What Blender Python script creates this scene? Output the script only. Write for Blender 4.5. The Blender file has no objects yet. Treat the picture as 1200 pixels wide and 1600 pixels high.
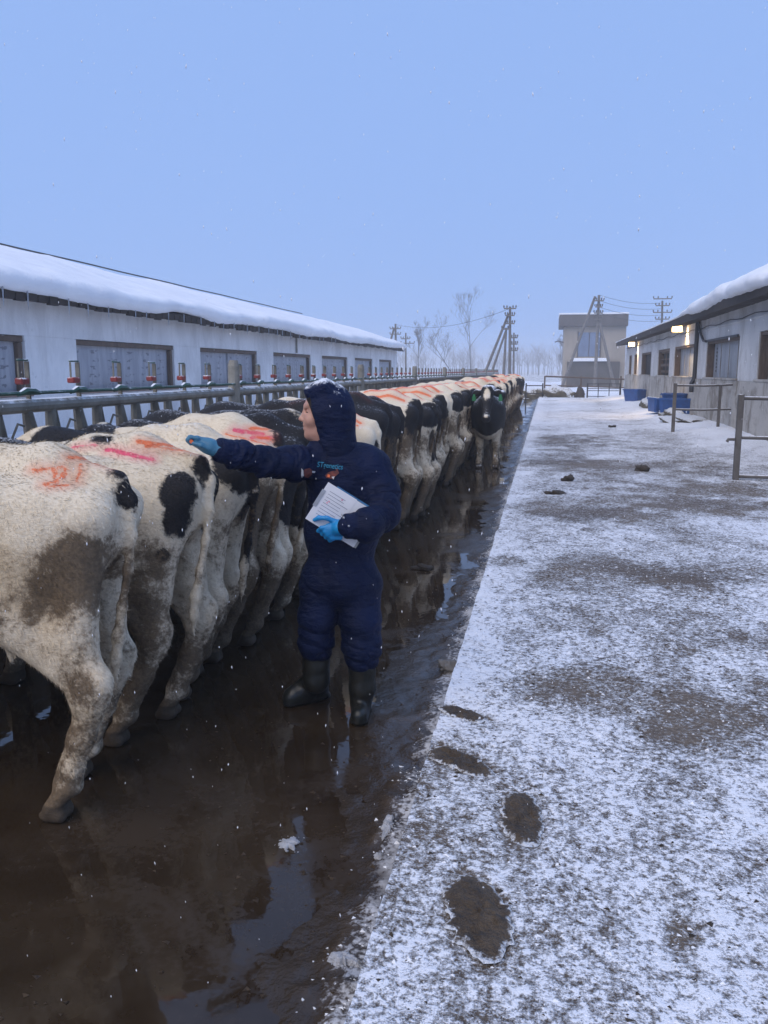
import bpy, math, random
import numpy as np
from math import radians, sin, cos, pi

S = bpy.context.scene
COL = S.collection

# ------------------------------------------------------------------ camera
FPX = 1320.0                                   # focal length in pixels of the 1200 x 1600 photograph
CAM = np.array([0.0, 0.0, 1.8])
TH = math.atan(221 / FPX)                      # pitched down
PS = math.atan(255 * cos(TH) / FPX)            # turned left of the lane's direction (+Y)
FW = np.array([-sin(PS) * cos(TH), cos(PS) * cos(TH), -sin(TH)])
RT = np.array([cos(PS), sin(PS), 0.0])
UP = np.cross(RT, FW)
cd = bpy.data.cameras.new('camera')
cam = bpy.data.objects.new('camera', cd)
COL.objects.link(cam)
cam.location = CAM
cam.rotation_euler = (pi / 2 - TH, 0, PS)
cd.sensor_fit = 'VERTICAL'
cd.sensor_height = 32.0
cd.lens = 32.0 * FPX / 1600.0
cd.clip_start = 0.05
cd.clip_end = 3000
S.camera = cam

# ------------------------------------------------------------------ sky, sun, exposure
SUN_EL, SUN_AZ = radians(48), radians(205)     # azimuth clockwise from +Y: behind the camera, a little left of it
w = bpy.data.worlds.new('World')
S.world = w
w.use_nodes = True
nt = w.node_tree
nt.nodes.clear()
sky = nt.nodes.new('ShaderNodeTexSky')
sky.sky_type = 'NISHITA'
sky.sun_disc = False
sky.sun_elevation = SUN_EL
sky.sun_rotation = SUN_AZ
sky.dust_density = 4.0
sky.ozone_density = 6.0
bg = nt.nodes.new('ShaderNodeBackground')
bg.inputs['Strength'].default_value = 0.1
# thick even cloud: the clear sky is mixed almost away into one flat blue-grey dusk cloud
mx = nt.nodes.new('ShaderNodeMix')
mx.data_type = 'RGBA'
mx.inputs['Factor'].default_value = 0.93
nt.links.new(sky.outputs['Color'], mx.inputs['A'])
mx.inputs['B'].default_value = (2.38, 3.75, 7.1, 1)
nt.links.new(mx.outputs['Result'], bg.inputs['Color'])
wo = nt.nodes.new('ShaderNodeOutputWorld')
nt.links.new(bg.outputs['Background'], wo.inputs['Surface'])

sd = bpy.data.lights.new('sun', 'SUN')
sun = bpy.data.objects.new('sun', sd)
COL.objects.link(sun)
sd.energy = 1.5
sd.angle = radians(70)
sd.color = (1.0, 0.83, 0.62)
sun.rotation_euler = (pi / 2 - SUN_EL, 0, pi - SUN_AZ)
sun.location = (0, -5, 20)

S.view_settings.view_transform = 'Standard'
S.view_settings.look = 'None'
S.view_settings.exposure = 0.4
S.view_settings.gamma = 1.0
S.view_settings.use_curve_mapping = False
S.render.engine = 'CYCLES'
S.cycles.use_denoising = True
S.cycles.max_bounces = 6
S.cycles.diffuse_bounces = 3
S.cycles.glossy_bounces = 3
S.cycles.volume_bounces = 1
S.cycles.transparent_max_bounces = 6
S.cycles.sample_clamp_indirect = 4.0

# ------------------------------------------------------------------ pixels to places
def ray(px, py):
    return FW + RT * (px - 600) / FPX + UP * (800 - py) / FPX
def on_z(px, py, z):
    d = ray(px, py); return CAM + d * (z - CAM[2]) / d[2]
def on_x(px, py, x):
    d = ray(px, py); return CAM + d * (x - CAM[0]) / d[0]
def on_y(px, py, y):
    d = ray(px, py); return CAM + d * (y - CAM[1]) / d[1]

# ------------------------------------------------------------------ value noise for geometry
def _hash(ix, iy, seed):
    h = (ix.astype(np.int64) * 374761393 + iy.astype(np.int64) * 668265263 + seed * 974634527) & 0xffffffff
    h = ((h ^ (h >> 13)) * 1274126177) & 0xffffffff
    return ((h ^ (h >> 16)) & 0xffff) / 65535.0
def vnoise(x, y, seed=0):
    x = np.asarray(x, float); y = np.asarray(y, float)
    ix = np.floor(x); iy = np.floor(y)
    fx = x - ix; fy = y - iy
    fx = fx * fx * (3 - 2 * fx); fy = fy * fy * (3 - 2 * fy)
    a = _hash(ix, iy, seed); b = _hash(ix + 1, iy, seed)
    c = _hash(ix, iy + 1, seed); d = _hash(ix + 1, iy + 1, seed)
    return (a + (b - a) * fx) * (1 - fy) + (c + (d - c) * fx) * fy
def fbm(x, y, seed=0, oct=4):
    s = 0; a = 0.5; t = 0
    for i in range(oct):
        s = s + a * vnoise(x * 2 ** i, y * 2 ** i, seed + i * 17); t += a; a *= 0.5
    return s / t - 0.5
def sstep(a, b, x):
    t = np.clip((x - a) / (b - a), 0, 1); return t * t * (3 - 2 * t)

# ------------------------------------------------------------------ materials
class Mat:
    def __init__(self, name):
        self.m = bpy.data.materials.new(name); self.m.use_nodes = True
        self.t = self.m.node_tree; self.t.nodes.clear(); self._pos = None; self._nz = None
    def nd(self, typ, props=None, **ins):
        n = self.t.nodes.new(typ)
        for k, v in (props or {}).items(): setattr(n, k, v)
        for k, v in ins.items():
            key = int(k[1:]) if k[0] == 'i' and k[1:].isdigit() else k.replace('_', ' ')
            self.set(n.inputs[key], v)
        return n
    def set(self, s, v):
        if isinstance(v, bpy.types.NodeSocket): self.t.links.new(v, s)
        elif isinstance(v, (tuple, list)) and s.type == 'RGBA' and len(v) == 3: s.default_value = (*v, 1)
        else: s.default_value = v
    def pos(self):
        if self._pos is None: self._pos = self.nd('ShaderNodeNewGeometry')
        return self._pos.outputs['Position']
    def nz(self):
        if self._nz is None:
            self.pos(); self._nz = self.nd('ShaderNodeSeparateXYZ', i0=self._pos.outputs['Normal'])
        return self._nz.outputs['Z']
    def objco(self): return self.nd('ShaderNodeTexCoord').outputs['Object']
    def sep(self, v): return self.nd('ShaderNodeSeparateXYZ', i0=v).outputs
    def scaled(self, v, s): return self.nd('ShaderNodeMapping', Vector=v, Scale=s).outputs[0]
    def noise(self, scale, detail=4, rough=0.55, vec=None, dist=0.0):
        return self.nd('ShaderNodeTexNoise', Vector=vec or self.pos(), Scale=scale, Detail=detail, Roughness=rough, Distortion=dist).outputs['Fac']
    def voro(self, scale, vec=None, feat='F1'):
        return self.nd('ShaderNodeTexVoronoi', {'feature': feat}, Vector=vec or self.pos(), Scale=scale).outputs['Distance']
    def math(self, op, a, b=0.0, clamp=False):
        return self.nd('ShaderNodeMath', {'operation': op, 'use_clamp': clamp}, i0=a, i1=b).outputs[0]
    def rng(self, v, a, b, c=0.0, d=1.0):
        return self.nd('ShaderNodeMapRange', {'interpolation_type': 'SMOOTHSTEP'}, i0=v, i1=a, i2=b, i3=c, i4=d).outputs[0]
    def mix(self, f, a, b, blend='MIX'):
        n = self.nd('ShaderNodeMix', {'data_type': 'RGBA', 'blend_type': blend})
        self.set(n.inputs[0], f); self.set(n.inputs[6], a); self.set(n.inputs[7], b)
        return n.outputs[2]
    def fmix(self, f, a, b):
        n = self.nd('ShaderNodeMix', {'data_type': 'FLOAT'}); self.set(n.inputs[0], f); self.set(n.inputs[2], a); self.set(n.inputs[3], b)
        return n.outputs[0]
    def attr(self, name): return self.nd('ShaderNodeAttribute', {'attribute_name': name}).outputs['Fac']
    def bump(self, h, strength=0.5, dist=0.02, nrm=None):
        n = self.nd('ShaderNodeBump', Strength=strength, Distance=dist, Height=h)
        if nrm: self.set(n.inputs['Normal'], nrm)
        return n.outputs[0]
    def out(self, col, rough=0.8, nrm=None, **kw):
        b = self.nd('ShaderNodeBsdfPrincipled')
        self.set(b.inputs['Base Color'], col); self.set(b.inputs['Roughness'], rough)
        if nrm: self.set(b.inputs['Normal'], nrm)
        for k, v in kw.items(): self.set(b.inputs[k.replace('_', ' ')], v)
        o = self.nd('ShaderNodeOutputMaterial', Surface=b.outputs[0])
        return self.m
    def snowed(self, col, lo=0.55, hi=0.85, amt=1.0, sc=9.0, col_s=(0.83, 0.86, 0.9)):
        """fresh snow lying on whatever faces up"""
        v = self.math('ADD', self.nz(), self.math('MULTIPLY', self.math('SUBTRACT', self.noise(sc, 5, 0.65), 0.5), 1.1))
        f = self.math('MULTIPLY', self.rng(v, lo, hi), amt)
        return self.mix(f, col, col_s), f

SNOW = (0.84, 0.87, 0.91)
def simple(name, c1, c2=None, rough=0.8, sc=6.0, bs=0.3, bd=0.01, snow=None, **kw):
    m = Mat(name)
    c2 = c2 or tuple(x * 0.7 for x in c1)
    n1 = m.noise(sc, 6, 0.6)
    col = m.mix(m.rng(n1, 0.3, 0.7), c1, c2)
    if snow: col, _ = m.snowed(col, *snow)
    return m.out(col, rough, m.bump(m.noise(sc * 6, 4), bs, bd), **kw)

def m_snow():
    m = Mat('snow')
    n = m.noise(1.2, 5); f = m.noise(35, 4)
    col = m.mix(m.rng(n, 0.3, 0.75), (0.86, 0.89, 0.93), (0.78, 0.81, 0.86))
    return m.out(col, 0.75, m.bump(m.math('ADD', n, m.math('MULTIPLY', f, 0.12)), 0.55, 0.12))
def m_field():
    m = Mat('snow_field')
    n = m.noise(0.35, 6, 0.6); g = m.noise(4.0, 5, 0.65)
    f = m.rng(m.math('ADD', n, m.math('MULTIPLY', g, 0.5)), 0.66, 0.86)
    col = m.mix(f, (0.83, 0.86, 0.9), (0.2, 0.17, 0.12))
    return m.out(col, 0.8, m.bump(g, 0.5, 0.06))
def m_lane():
    m = Mat('wet_slurry_mud')
    a = m.noise(1.3, 5, 0.6); b = m.noise(7.0, 6, 0.65); c = m.noise(48, 4, 0.6)
    col = m.mix(m.rng(b, 0.3, 0.7), (0.040, 0.028, 0.018), (0.095, 0.070, 0.050))
    edge = m.attr('edge')
    grit = m.rng(m.math('ADD', m.math('MULTIPLY', edge, 0.42), m.math('ADD', m.math('MULTIPLY', b, 0.35), m.math('MULTIPLY', c, 0.45))), 0.74, 0.86)
    col = m.mix(m.math('MULTIPLY', grit, 0.85), col, (0.62, 0.64, 0.68))
    r = m.fmix(m.rng(a, 0.35, 0.65), 0.18, 0.42)
    z = m.sep(m.pos())[2]; wet = m.rng(m.math('ADD', z, m.math('MULTIPLY', m.math('SUBTRACT', b, 0.5), 0.02)), 0.026, 0.002)
    col = m.mix(m.math('MULTIPLY', wet, 0.85), col, (0.036, 0.024, 0.014)); r = m.fmix(wet, r, 0.07)
    r = m.fmix(grit, r, 0.75)
    return m.out(col, r, m.bump(m.math('ADD', b, m.math('MULTIPLY', c, 0.45)), 0.5, 0.025))
def m_water():
    m = Mat('slurry_water')
    a = m.noise(2.2, 4); c = m.noise(26, 3)
    col = m.mix(m.rng(a, 0.35, 0.65), (0.026, 0.0165, 0.009), (0.040, 0.027, 0.016))
    sc = m.math('ADD', m.math('MULTIPLY', m.noise(1.1, 5, 0.6, None, 0.6), 0.7), m.math('MULTIPLY', m.noise(38, 4, 0.7), 0.3))
    scum = m.rng(sc, 0.50, 0.60); r = m.fmix(scum, 0.025, 0.22)
    col = m.mix(m.math('MULTIPLY', scum, 0.6), col, (0.055, 0.041, 0.030))
    return m.out(col, r, m.bump(m.math('ADD', a, m.math('MULTIPLY', c, 0.05)), 0.06, 0.03), IOR=1.45)
def m_apron():
    m = Mat('snow_dusted_concrete')
    wv = m.scaled(m.pos(), (1.0, 0.62, 1.0))
    big = m.noise(0.55, 4, 0.6, wv); mid = m.noise(2.6, 5, 0.65, wv, 0.4)
    fine = m.noise(42, 5, 0.72); gr = m.noise(130, 3, 0.6); clump = m.noise(15, 4, 0.65, m.scaled(m.pos(), (1.0, 0.8, 1.0)))
    dirt = m.mix(m.rng(fine, 0.3, 0.7), (0.085, 0.060, 0.038), (0.24, 0.185, 0.125))
    dirt = m.mix(m.math('MULTIPLY', m.rng(m.noise(0.8, 4), 0.45, 0.65), 0.6), dirt, (0.075, 0.050, 0.030))
    bare = m.attr('bare')
    s = m.math('ADD', m.math('MULTIPLY', big, 0.30), m.math('MULTIPLY', mid, 0.30))
    s = m.math('ADD', s, m.math('ADD', m.math('MULTIPLY', fine, 0.82), m.math('ADD', m.math('MULTIPLY', gr, 0.36), m.math('MULTIPLY', clump, 0.36))))
    s = m.math('SUBTRACT', s, m.math('MULTIPLY', bare, 0.165))
    f = m.rng(s, 0.915, 1.125)
    col = m.mix(f, dirt, (0.86, 0.885, 0.93))
    h = m.math('ADD', m.math('MULTIPLY', f, 0.5), m.math('ADD', m.math('MULTIPLY', fine, 0.45), m.math('ADD', m.math('MULTIPLY', gr, 0.2), m.math('MULTIPLY', clump, 0.5))))
    return m.out(col, m.fmix(f, 0.6, 0.8), m.bump(h, 0.8, 0.025))
def m_wash(name, c, stain, amt=0.5, vs=0.3):
    m = Mat(name)
    st = m.noise(1.1, 7, 0.7, m.scaled(m.pos(), (1, 1, vs)), 0.5); b = m.noise(0.7, 5); f = m.noise(22, 5, 0.65)
    col = m.mix(m.rng(b, 0.35, 0.7), c, tuple(x * 0.84 for x in c))
    col = m.mix(m.math('MULTIPLY', m.rng(st, 0.44, 0.64), amt), col, stain)
    col = m.mix(m.math('MULTIPLY', m.rng(m.noise(5.5, 6, 0.7), 0.63, 0.7), min(1, amt * 1.5)), col, tuple(x * 0.6 for x in stain))
    return m.out(col, 0.85, m.bump(m.math('ADD', f, m.math('MULTIPLY', b, 0.6)), 0.35, 0.02))
def m_wood(name, c1, c2, snow=None, sc=(3, 3, 0.6)):
    m = Mat(name)
    g = m.noise(6, 6, 0.65, m.scaled(m.pos(), sc), 0.3); h = m.noise(1.5, 4)
    col = m.mix(m.rng(g, 0.3, 0.7), c1, c2)
    col = m.mix(m.rng(h, 0.4, 0.75), col, tuple(x * 0.55 for x in c1))
    if snow: col, _ = m.snowed(col, *snow)
    return m.out(col, 0.85, m.bump(g, 0.4, 0.02))
def m_film():
    """wind sheeting in the barn windows: milky, faintly printed in rows"""
    m = Mat('printed_sheeting')
    p = m.pos(); s = m.sep(p)
    n = m.noise(1.1, 4); fold = m.noise(3.0, 4, 0.6, m.scaled(p, (1, 2.4, 0.35)))
    col = m.mix(m.rng(fold, 0.3, 0.7), (0.40, 0.42, 0.46), (0.27, 0.29, 0.34))
    cells = m.nd('ShaderNodeCombineXYZ', i0=0.0, i1=m.math('MULTIPLY', s[1], 0.45), i2=s[2]).outputs[0]
    v = m.noise(13.0, 2, 0.5, cells)
    rows = m.math('SINE', m.math('MULTIPLY', s[2], 38.0)); cols = m.math('SINE', m.math('MULTIPLY', s[1], 8.0))
    pr = m.math('MULTIPLY', m.rng(v, 0.52, 0.58), m.math('MULTIPLY', m.rng(rows, 0.0, 0.4), m.rng(cols, -0.3, 0.1)))
    col = m.mix(m.math('MULTIPLY', pr, 0.6), col, (0.05, 0.055, 0.075))
    return m.out(col, 0.45, m.bump(fold, 0.5, 0.05))
def m_panel():
    m = Mat('dull_window_panel')
    st = m.noise(2.2, 6, 0.65, m.scaled(m.pos(), (1, 1, 0.2)))
    col = m.mix(m.rng(st, 0.3, 0.72), (0.36, 0.38, 0.41), (0.21, 0.215, 0.225))
    col = m.mix(m.rng(m.noise(7, 5, 0.7), 0.62, 0.75), col, (0.12, 0.11, 0.1))
    return m.out(col, 0.6, m.bump(st, 0.3, 0.03))
def m_coat(name, fur=False):
    m = Mat(name)
    oi = m.nd('ShaderNodeObjectInfo').outputs['Random']
    hairv = m.scaled(m.objco(), (7, 22, 16))
    hair = m.noise(9, 4, 0.65, hairv, 0.6); med = m.noise(6, 5, 0.65); fine = m.noise(60, 4, 0.65); brk = m.noise(19, 5, 0.7)
    patch = m.attr('patch')
    e = m.math('ADD', patch, m.math('MULTIPLY', m.math('SUBTRACT', brk, 0.5), 0.07))
    e = m.math('ADD', e, m.math('MULTIPLY', m.math('SUBTRACT', fine, 0.5), 0.03))
    blk = m.rng(e, 0.012, -0.012)
    white = m.mix(m.rng(hair, 0.3, 0.7), (0.86, 0.765, 0.60), (0.75, 0.635, 0.46))
    white = m.mix(m.rng(m.noise(2.6, 4), 0.45, 0.7), white, (0.68, 0.56, 0.385))
    black = m.mix(m.rng(hair, 0.3, 0.75), (0.008, 0.008, 0.010), (0.026, 0.024, 0.025))
    col = m.mix(blk, white, black)
    # mud caked on the legs and thighs
    d = m.math('ADD', m.attr('dirt'), m.math('ADD', m.math('MULTIPLY', m.math('SUBTRACT', med, 0.5), 1.3), m.math('ADD', m.math('MULTIPLY', m.math('SUBTRACT', brk, 0.5), 1.0), m.math('MULTIPLY', m.math('SUBTRACT', fine, 0.5), 0.7))))
    fd = m.rng(d, 0.44, 0.85)
    mud = m.mix(m.rng(fine, 0.3, 0.7), (0.060, 0.040, 0.024), (0.165, 0.112, 0.064))
    col = m.mix(m.math('MULTIPLY', m.rng(d, 0.1, 0.7), 0.42), col, m.mix(blk, (0.36, 0.25, 0.145), (0.045, 0.034, 0.026)))
    col = m.mix(m.math('MULTIPLY', fd, 0.9), col, mud)
    col = m.mix(m.math('MULTIPLY', m.rng(m.sep(m.objco())[2], 0.085, 0.068), 0.8), col, (0.065, 0.05, 0.036))   # hooves
    # stock marker
    for an, c in (('pink', (0.78, 0.055, 0.16)), ('orange', (0.82, 0.155, 0.04))):
        p = m.math('ADD', m.attr(an), m.math('MULTIPLY', m.math('SUBTRACT', m.noise(24, 5, 0.7, hairv if False else None), 0.5), 0.022))
        core = m.math('MULTIPLY', m.rng(p, 0.008, -0.006), m.math('MULTIPLY', m.rng(fine, 0.12, 0.5), m.rng(med, 0.2, 0.5, 0.45, 1.0)))
        halo = m.math('MULTIPLY', m.rng(p, 0.055, -0.01), 0.36)
        f = m.math('MAXIMUM', core, halo)
        col = m.mix(m.math('MULTIPLY', f, m.fmix(blk, 0.90, 0.04)), col, c)
    # snow caught in the coat along the back
    sn = m.math('ADD', m.math('ADD', m.nz(), m.math('MULTIPLY', m.math('SUBTRACT', m.attr('snow'), 0.8), 0.35)), m.math('ADD', m.math('MULTIPLY', m.math('SUBTRACT', fine, 0.5), 1.5), m.math('MULTIPLY', m.math('SUBTRACT', hair, 0.5), 0.9)))
    fs = m.math('MULTIPLY', m.rng(sn, 0.98, 1.35), m.math('MULTIPLY', m.attr('snow'), 0.75))
    col = m.mix(fs, col, (0.84, 0.87, 0.91))
    return m.out(col, m.fmix(blk, 0.75, 0.6), m.bump(m.math('ADD', hair, m.math('MULTIPLY', fine, 0.5)), 0.45, 0.02), Specular_IOR_Level=0.25)
def m_fabric(name, c, snow=None, bs=0.5):
    m = Mat(name)
    n = m.noise(5, 5, 0.6); wv = m.noise(140, 3); sm = m.noise(16, 4, 0.6, m.scaled(m.pos(), (1, 1, 2.2)), 0.4)
    col = m.mix(m.rng(n, 0.3, 0.7), c, tuple(x * 0.6 for x in c))
    if snow:
        col, _ = m.snowed(col, *snow)
    return m.out(col, 0.62, m.bump(m.math('ADD', sm, m.math('MULTIPLY', wv, 0.08)), bs, 0.04), Specular_IOR_Level=0.18)
def m_metal(name, c1, c2, rough=0.5, snow=None, metallic=0.0):
    m = Mat(name)
    n = m.noise(4, 6, 0.65); f = m.noise(40, 4)
    col = m.mix(m.rng(n, 0.35, 0.7), c1, c2)
    if snow: col, s = m.snowed(col, *snow)
    return m.out(col, rough, m.bump(f, 0.2, 0.004), Metallic=metallic)
def m_emit(name, c, st):
    m = Mat(name)
    e = m.nd('ShaderNodeEmission', Color=(*c, 1), Strength=st)
    m.nd('ShaderNodeOutputMaterial', Surface=e.outputs[0]); return m.m

def m_bootmud():
    m = Mat('boot_mud')
    n = m.noise(16, 6, 0.65); f = m.noise(60, 4, 0.65)
    col = m.mix(m.rng(n, 0.3, 0.7), (0.115, 0.082, 0.05), (0.05, 0.034, 0.021))
    e = m.math('ADD', m.attr('rim'), m.math('ADD', m.math('MULTIPLY', m.math('SUBTRACT', n, 0.5), 0.55), m.math('MULTIPLY', m.math('SUBTRACT', f, 0.5), 0.6)))
    col = m.mix(m.rng(e, 0.84, 1.02), col, (0.84, 0.87, 0.91))
    return m.out(col, 0.6, m.bump(m.math('ADD', n, m.math('MULTIPLY', f, 0.4)), 1.0, 0.05))

MT = dict(
    snow=m_snow(), field=m_field(), lane=m_lane(), water=m_water(), apron=m_apron(),
    wash=m_wash('whitewashed_wall', (0.83, 0.83, 0.83), (0.45, 0.44, 0.43), 0.42),
    plaster=m_wash('grubby_plaster', (0.66, 0.655, 0.645), (0.33, 0.31, 0.28), 0.5, 0.5),
    plinth=m_wash('stained_concrete_plinth', (0.46, 0.43, 0.385), (0.15, 0.12, 0.085), 0.8, 0.9),
    brick=m_wash('exposed_brick', (0.30, 0.21, 0.17), (0.16, 0.10, 0.08), 0.6),
    glassblock=m_wash('blue_glass_blocks', (0.19, 0.25, 0.37), (0.12, 0.15, 0.21), 0.4),
    subst=m_wash('pale_brickwork', (0.36, 0.325, 0.28), (0.24, 0.215, 0.185), 0.5),
    substd=m_wash('dark_render', (0.11, 0.105, 0.10), (0.07, 0.065, 0.06), 0.6),
    slab=m_wash('roof_slab_concrete', (0.13, 0.125, 0.125), (0.08, 0.078, 0.075), 0.5),
    film=m_film(), panel=m_panel(),
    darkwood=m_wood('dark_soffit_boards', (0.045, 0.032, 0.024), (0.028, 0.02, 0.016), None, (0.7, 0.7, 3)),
    oldwood=m_wood('weathered_timber', (0.17, 0.12, 0.085), (0.09, 0.065, 0.05), (0.75, 1.0)),
    dark=simple('dark_opening', (0.02, 0.018, 0.017)),
    galv=m_metal('galvanised_steel', (0.27, 0.26, 0.225), (0.16, 0.15, 0.125), 0.55, (0.55, 0.95), 0.1),
    barmetal=m_metal('muddy_steel', (0.19, 0.18, 0.145), (0.10, 0.088, 0.07), 0.6, (0.8, 1.0), 0.1),
    red=m_metal('red_plastic', (0.24, 0.026, 0.022), (0.15, 0.018, 0.016), 0.5, (0.6, 0.9)),
    green=m_metal('green_paint', (0.030, 0.10, 0.065), (0.024, 0.065, 0.047), 0.5, (0.5, 0.85)),
    rust=m_metal('rusty_tube', (0.12, 0.11, 0.10), (0.07, 0.058, 0.048), 0.7, (0.62, 0.95)),
    pole=simple('pole_concrete', (0.20, 0.19, 0.18), rough=0.9),
    wire=simple('cable', (0.03, 0.03, 0.032), rough=0.6),
    bark=simple('bark', (0.07, 0.06, 0.055), (0.13, 0.12, 0.115), snow=(0.5, 0.9)),
    tub=m_metal('blue_plastic', (0.008, 0.075, 0.28), (0.006, 0.05, 0.2), 0.4, (0.7, 1.0)),
    slush=simple('slush', (0.60, 0.62, 0.66), (0.42, 0.42, 0.43), 0.5, 30, 0.8, 0.02),
    mud=m_bootmud(), oldmud=simple('lane_mud', (0.165, 0.112, 0.064), (0.07, 0.046, 0.027), 0.6, 16, 1.0, 0.08, snow=(1.16, 1.3)),
    clod=simple('dung', (0.07, 0.053, 0.037), (0.035, 0.026, 0.018), 0.75, 14, 0.9, 0.03, snow=(1.1, 1.35)),
    straw=simple('straw_heap', (0.16, 0.13, 0.07), (0.07, 0.06, 0.04), 0.9, 5, 0.9, 0.08, snow=(0.45, 0.85)),
    coat=m_coat('cow_coat'),
    navy=m_fabric('navy_cloth', (0.0026, 0.0092, 0.044), (1.12, 1.35, 0.8, 60)),
    hoodnavy=m_fabric('navy_hood_cloth', (0.0026, 0.0092, 0.044), (0.66, 1.0, 0.95, 45)),
    rubber=simple('boot_rubber', (0.010, 0.013, 0.012), (0.020, 0.019, 0.015), 0.3, 10, 0.3, 0.01),
    glove=simple('blue_nitrile', (0.012, 0.28, 0.62), (0.01, 0.21, 0.5), 0.42, 20, 0.3, 0.006),
    gloved=simple('worn_blue_nitrile', (0.05, 0.19, 0.30), (0.035, 0.14, 0.23), 0.42, 20, 0.3, 0.006),
    skin=simple('skin', (0.55, 0.31, 0.23), (0.47, 0.25, 0.185), 0.5, 9, 0.15, 0.004, Subsurface_Weight=0.1, Subsurface_Radius=(0.01, 0.004, 0.002)),
    brow=simple('dark_hair', (0.03, 0.022, 0.018)),
    paper=simple('paper', (0.76, 0.77, 0.80), (0.70, 0.71, 0.75), 0.7, 8, 0.1, 0.003),
    folder=simple('grey_card', (0.35, 0.36, 0.37), rough=0.6),
    bluecard=simple('blue_card', (0.05, 0.22, 0.45), rough=0.5),
    ink=simple('ink', (0.10, 0.12, 0.2), rough=0.6),
    pinkink=simple('pink_ink', (0.8, 0.35, 0.45), rough=0.6),
    cyan=simple('cyan_thread', (0.015, 0.20, 0.32), rough=0.6),
    redthread=simple('brown_red_thread', (0.22, 0.05, 0.035), (0.09, 0.03, 0.03), 0.7, 60),
    whitethread=simple('white_thread', (0.6, 0.6, 0.62), rough=0.7),
    stud=simple('press_stud', (0.45, 0.46, 0.48), rough=0.3, Metallic=0.7),
    crayon=simple('orange_wax', (0.85, 0.17, 0.05), rough=0.5),
    tag=simple('green_tag', (0.02, 0.22, 0.07), rough=0.5),
    ice=simple('ice', (0.62, 0.68, 0.76), rough=0.15, Transmission_Weight=0.4),
    lampglow=m_emit('lit_flood_glass', (1.0, 0.66, 0.28), 9.0),
    lampbody=simple('lamp_housing', (0.05, 0.045, 0.04), rough=0.5),
    flake=simple('flake', (0.9, 0.9, 0.92), (0.86, 0.87, 0.9), 0.8),
)

# ------------------------------------------------------------------ mesh helpers
def mesh_np(name, V, F, smooth=True, attrs=None):
    """mesh from arrays; F is (n,3) or (n,4)"""
    V = np.ascontiguousarray(V, dtype=np.float32); F = np.ascontiguousarray(F, dtype=np.int32)
    me = bpy.data.meshes.new(name)
    n, k = F.shape
    me.vertices.add(len(V)); me.vertices.foreach_set('co', V.ravel())
    me.loops.add(n * k); me.loops.foreach_set('vertex_index', F.ravel())
    me.polygons.add(n); me.polygons.foreach_set('loop_start', np.arange(0, n * k, k, dtype=np.int32))
    me.update(calc_edges=True)
    me.polygons.foreach_set('use_smooth', np.full(n, smooth, dtype=bool))
    for a, v in (attrs or {}).items():
        at = me.attributes.new(a, 'FLOAT', 'POINT'); at.data.foreach_set('value', np.ascontiguousarray(v, dtype=np.float32))
    me.validate(); me.update()
    return me

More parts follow.
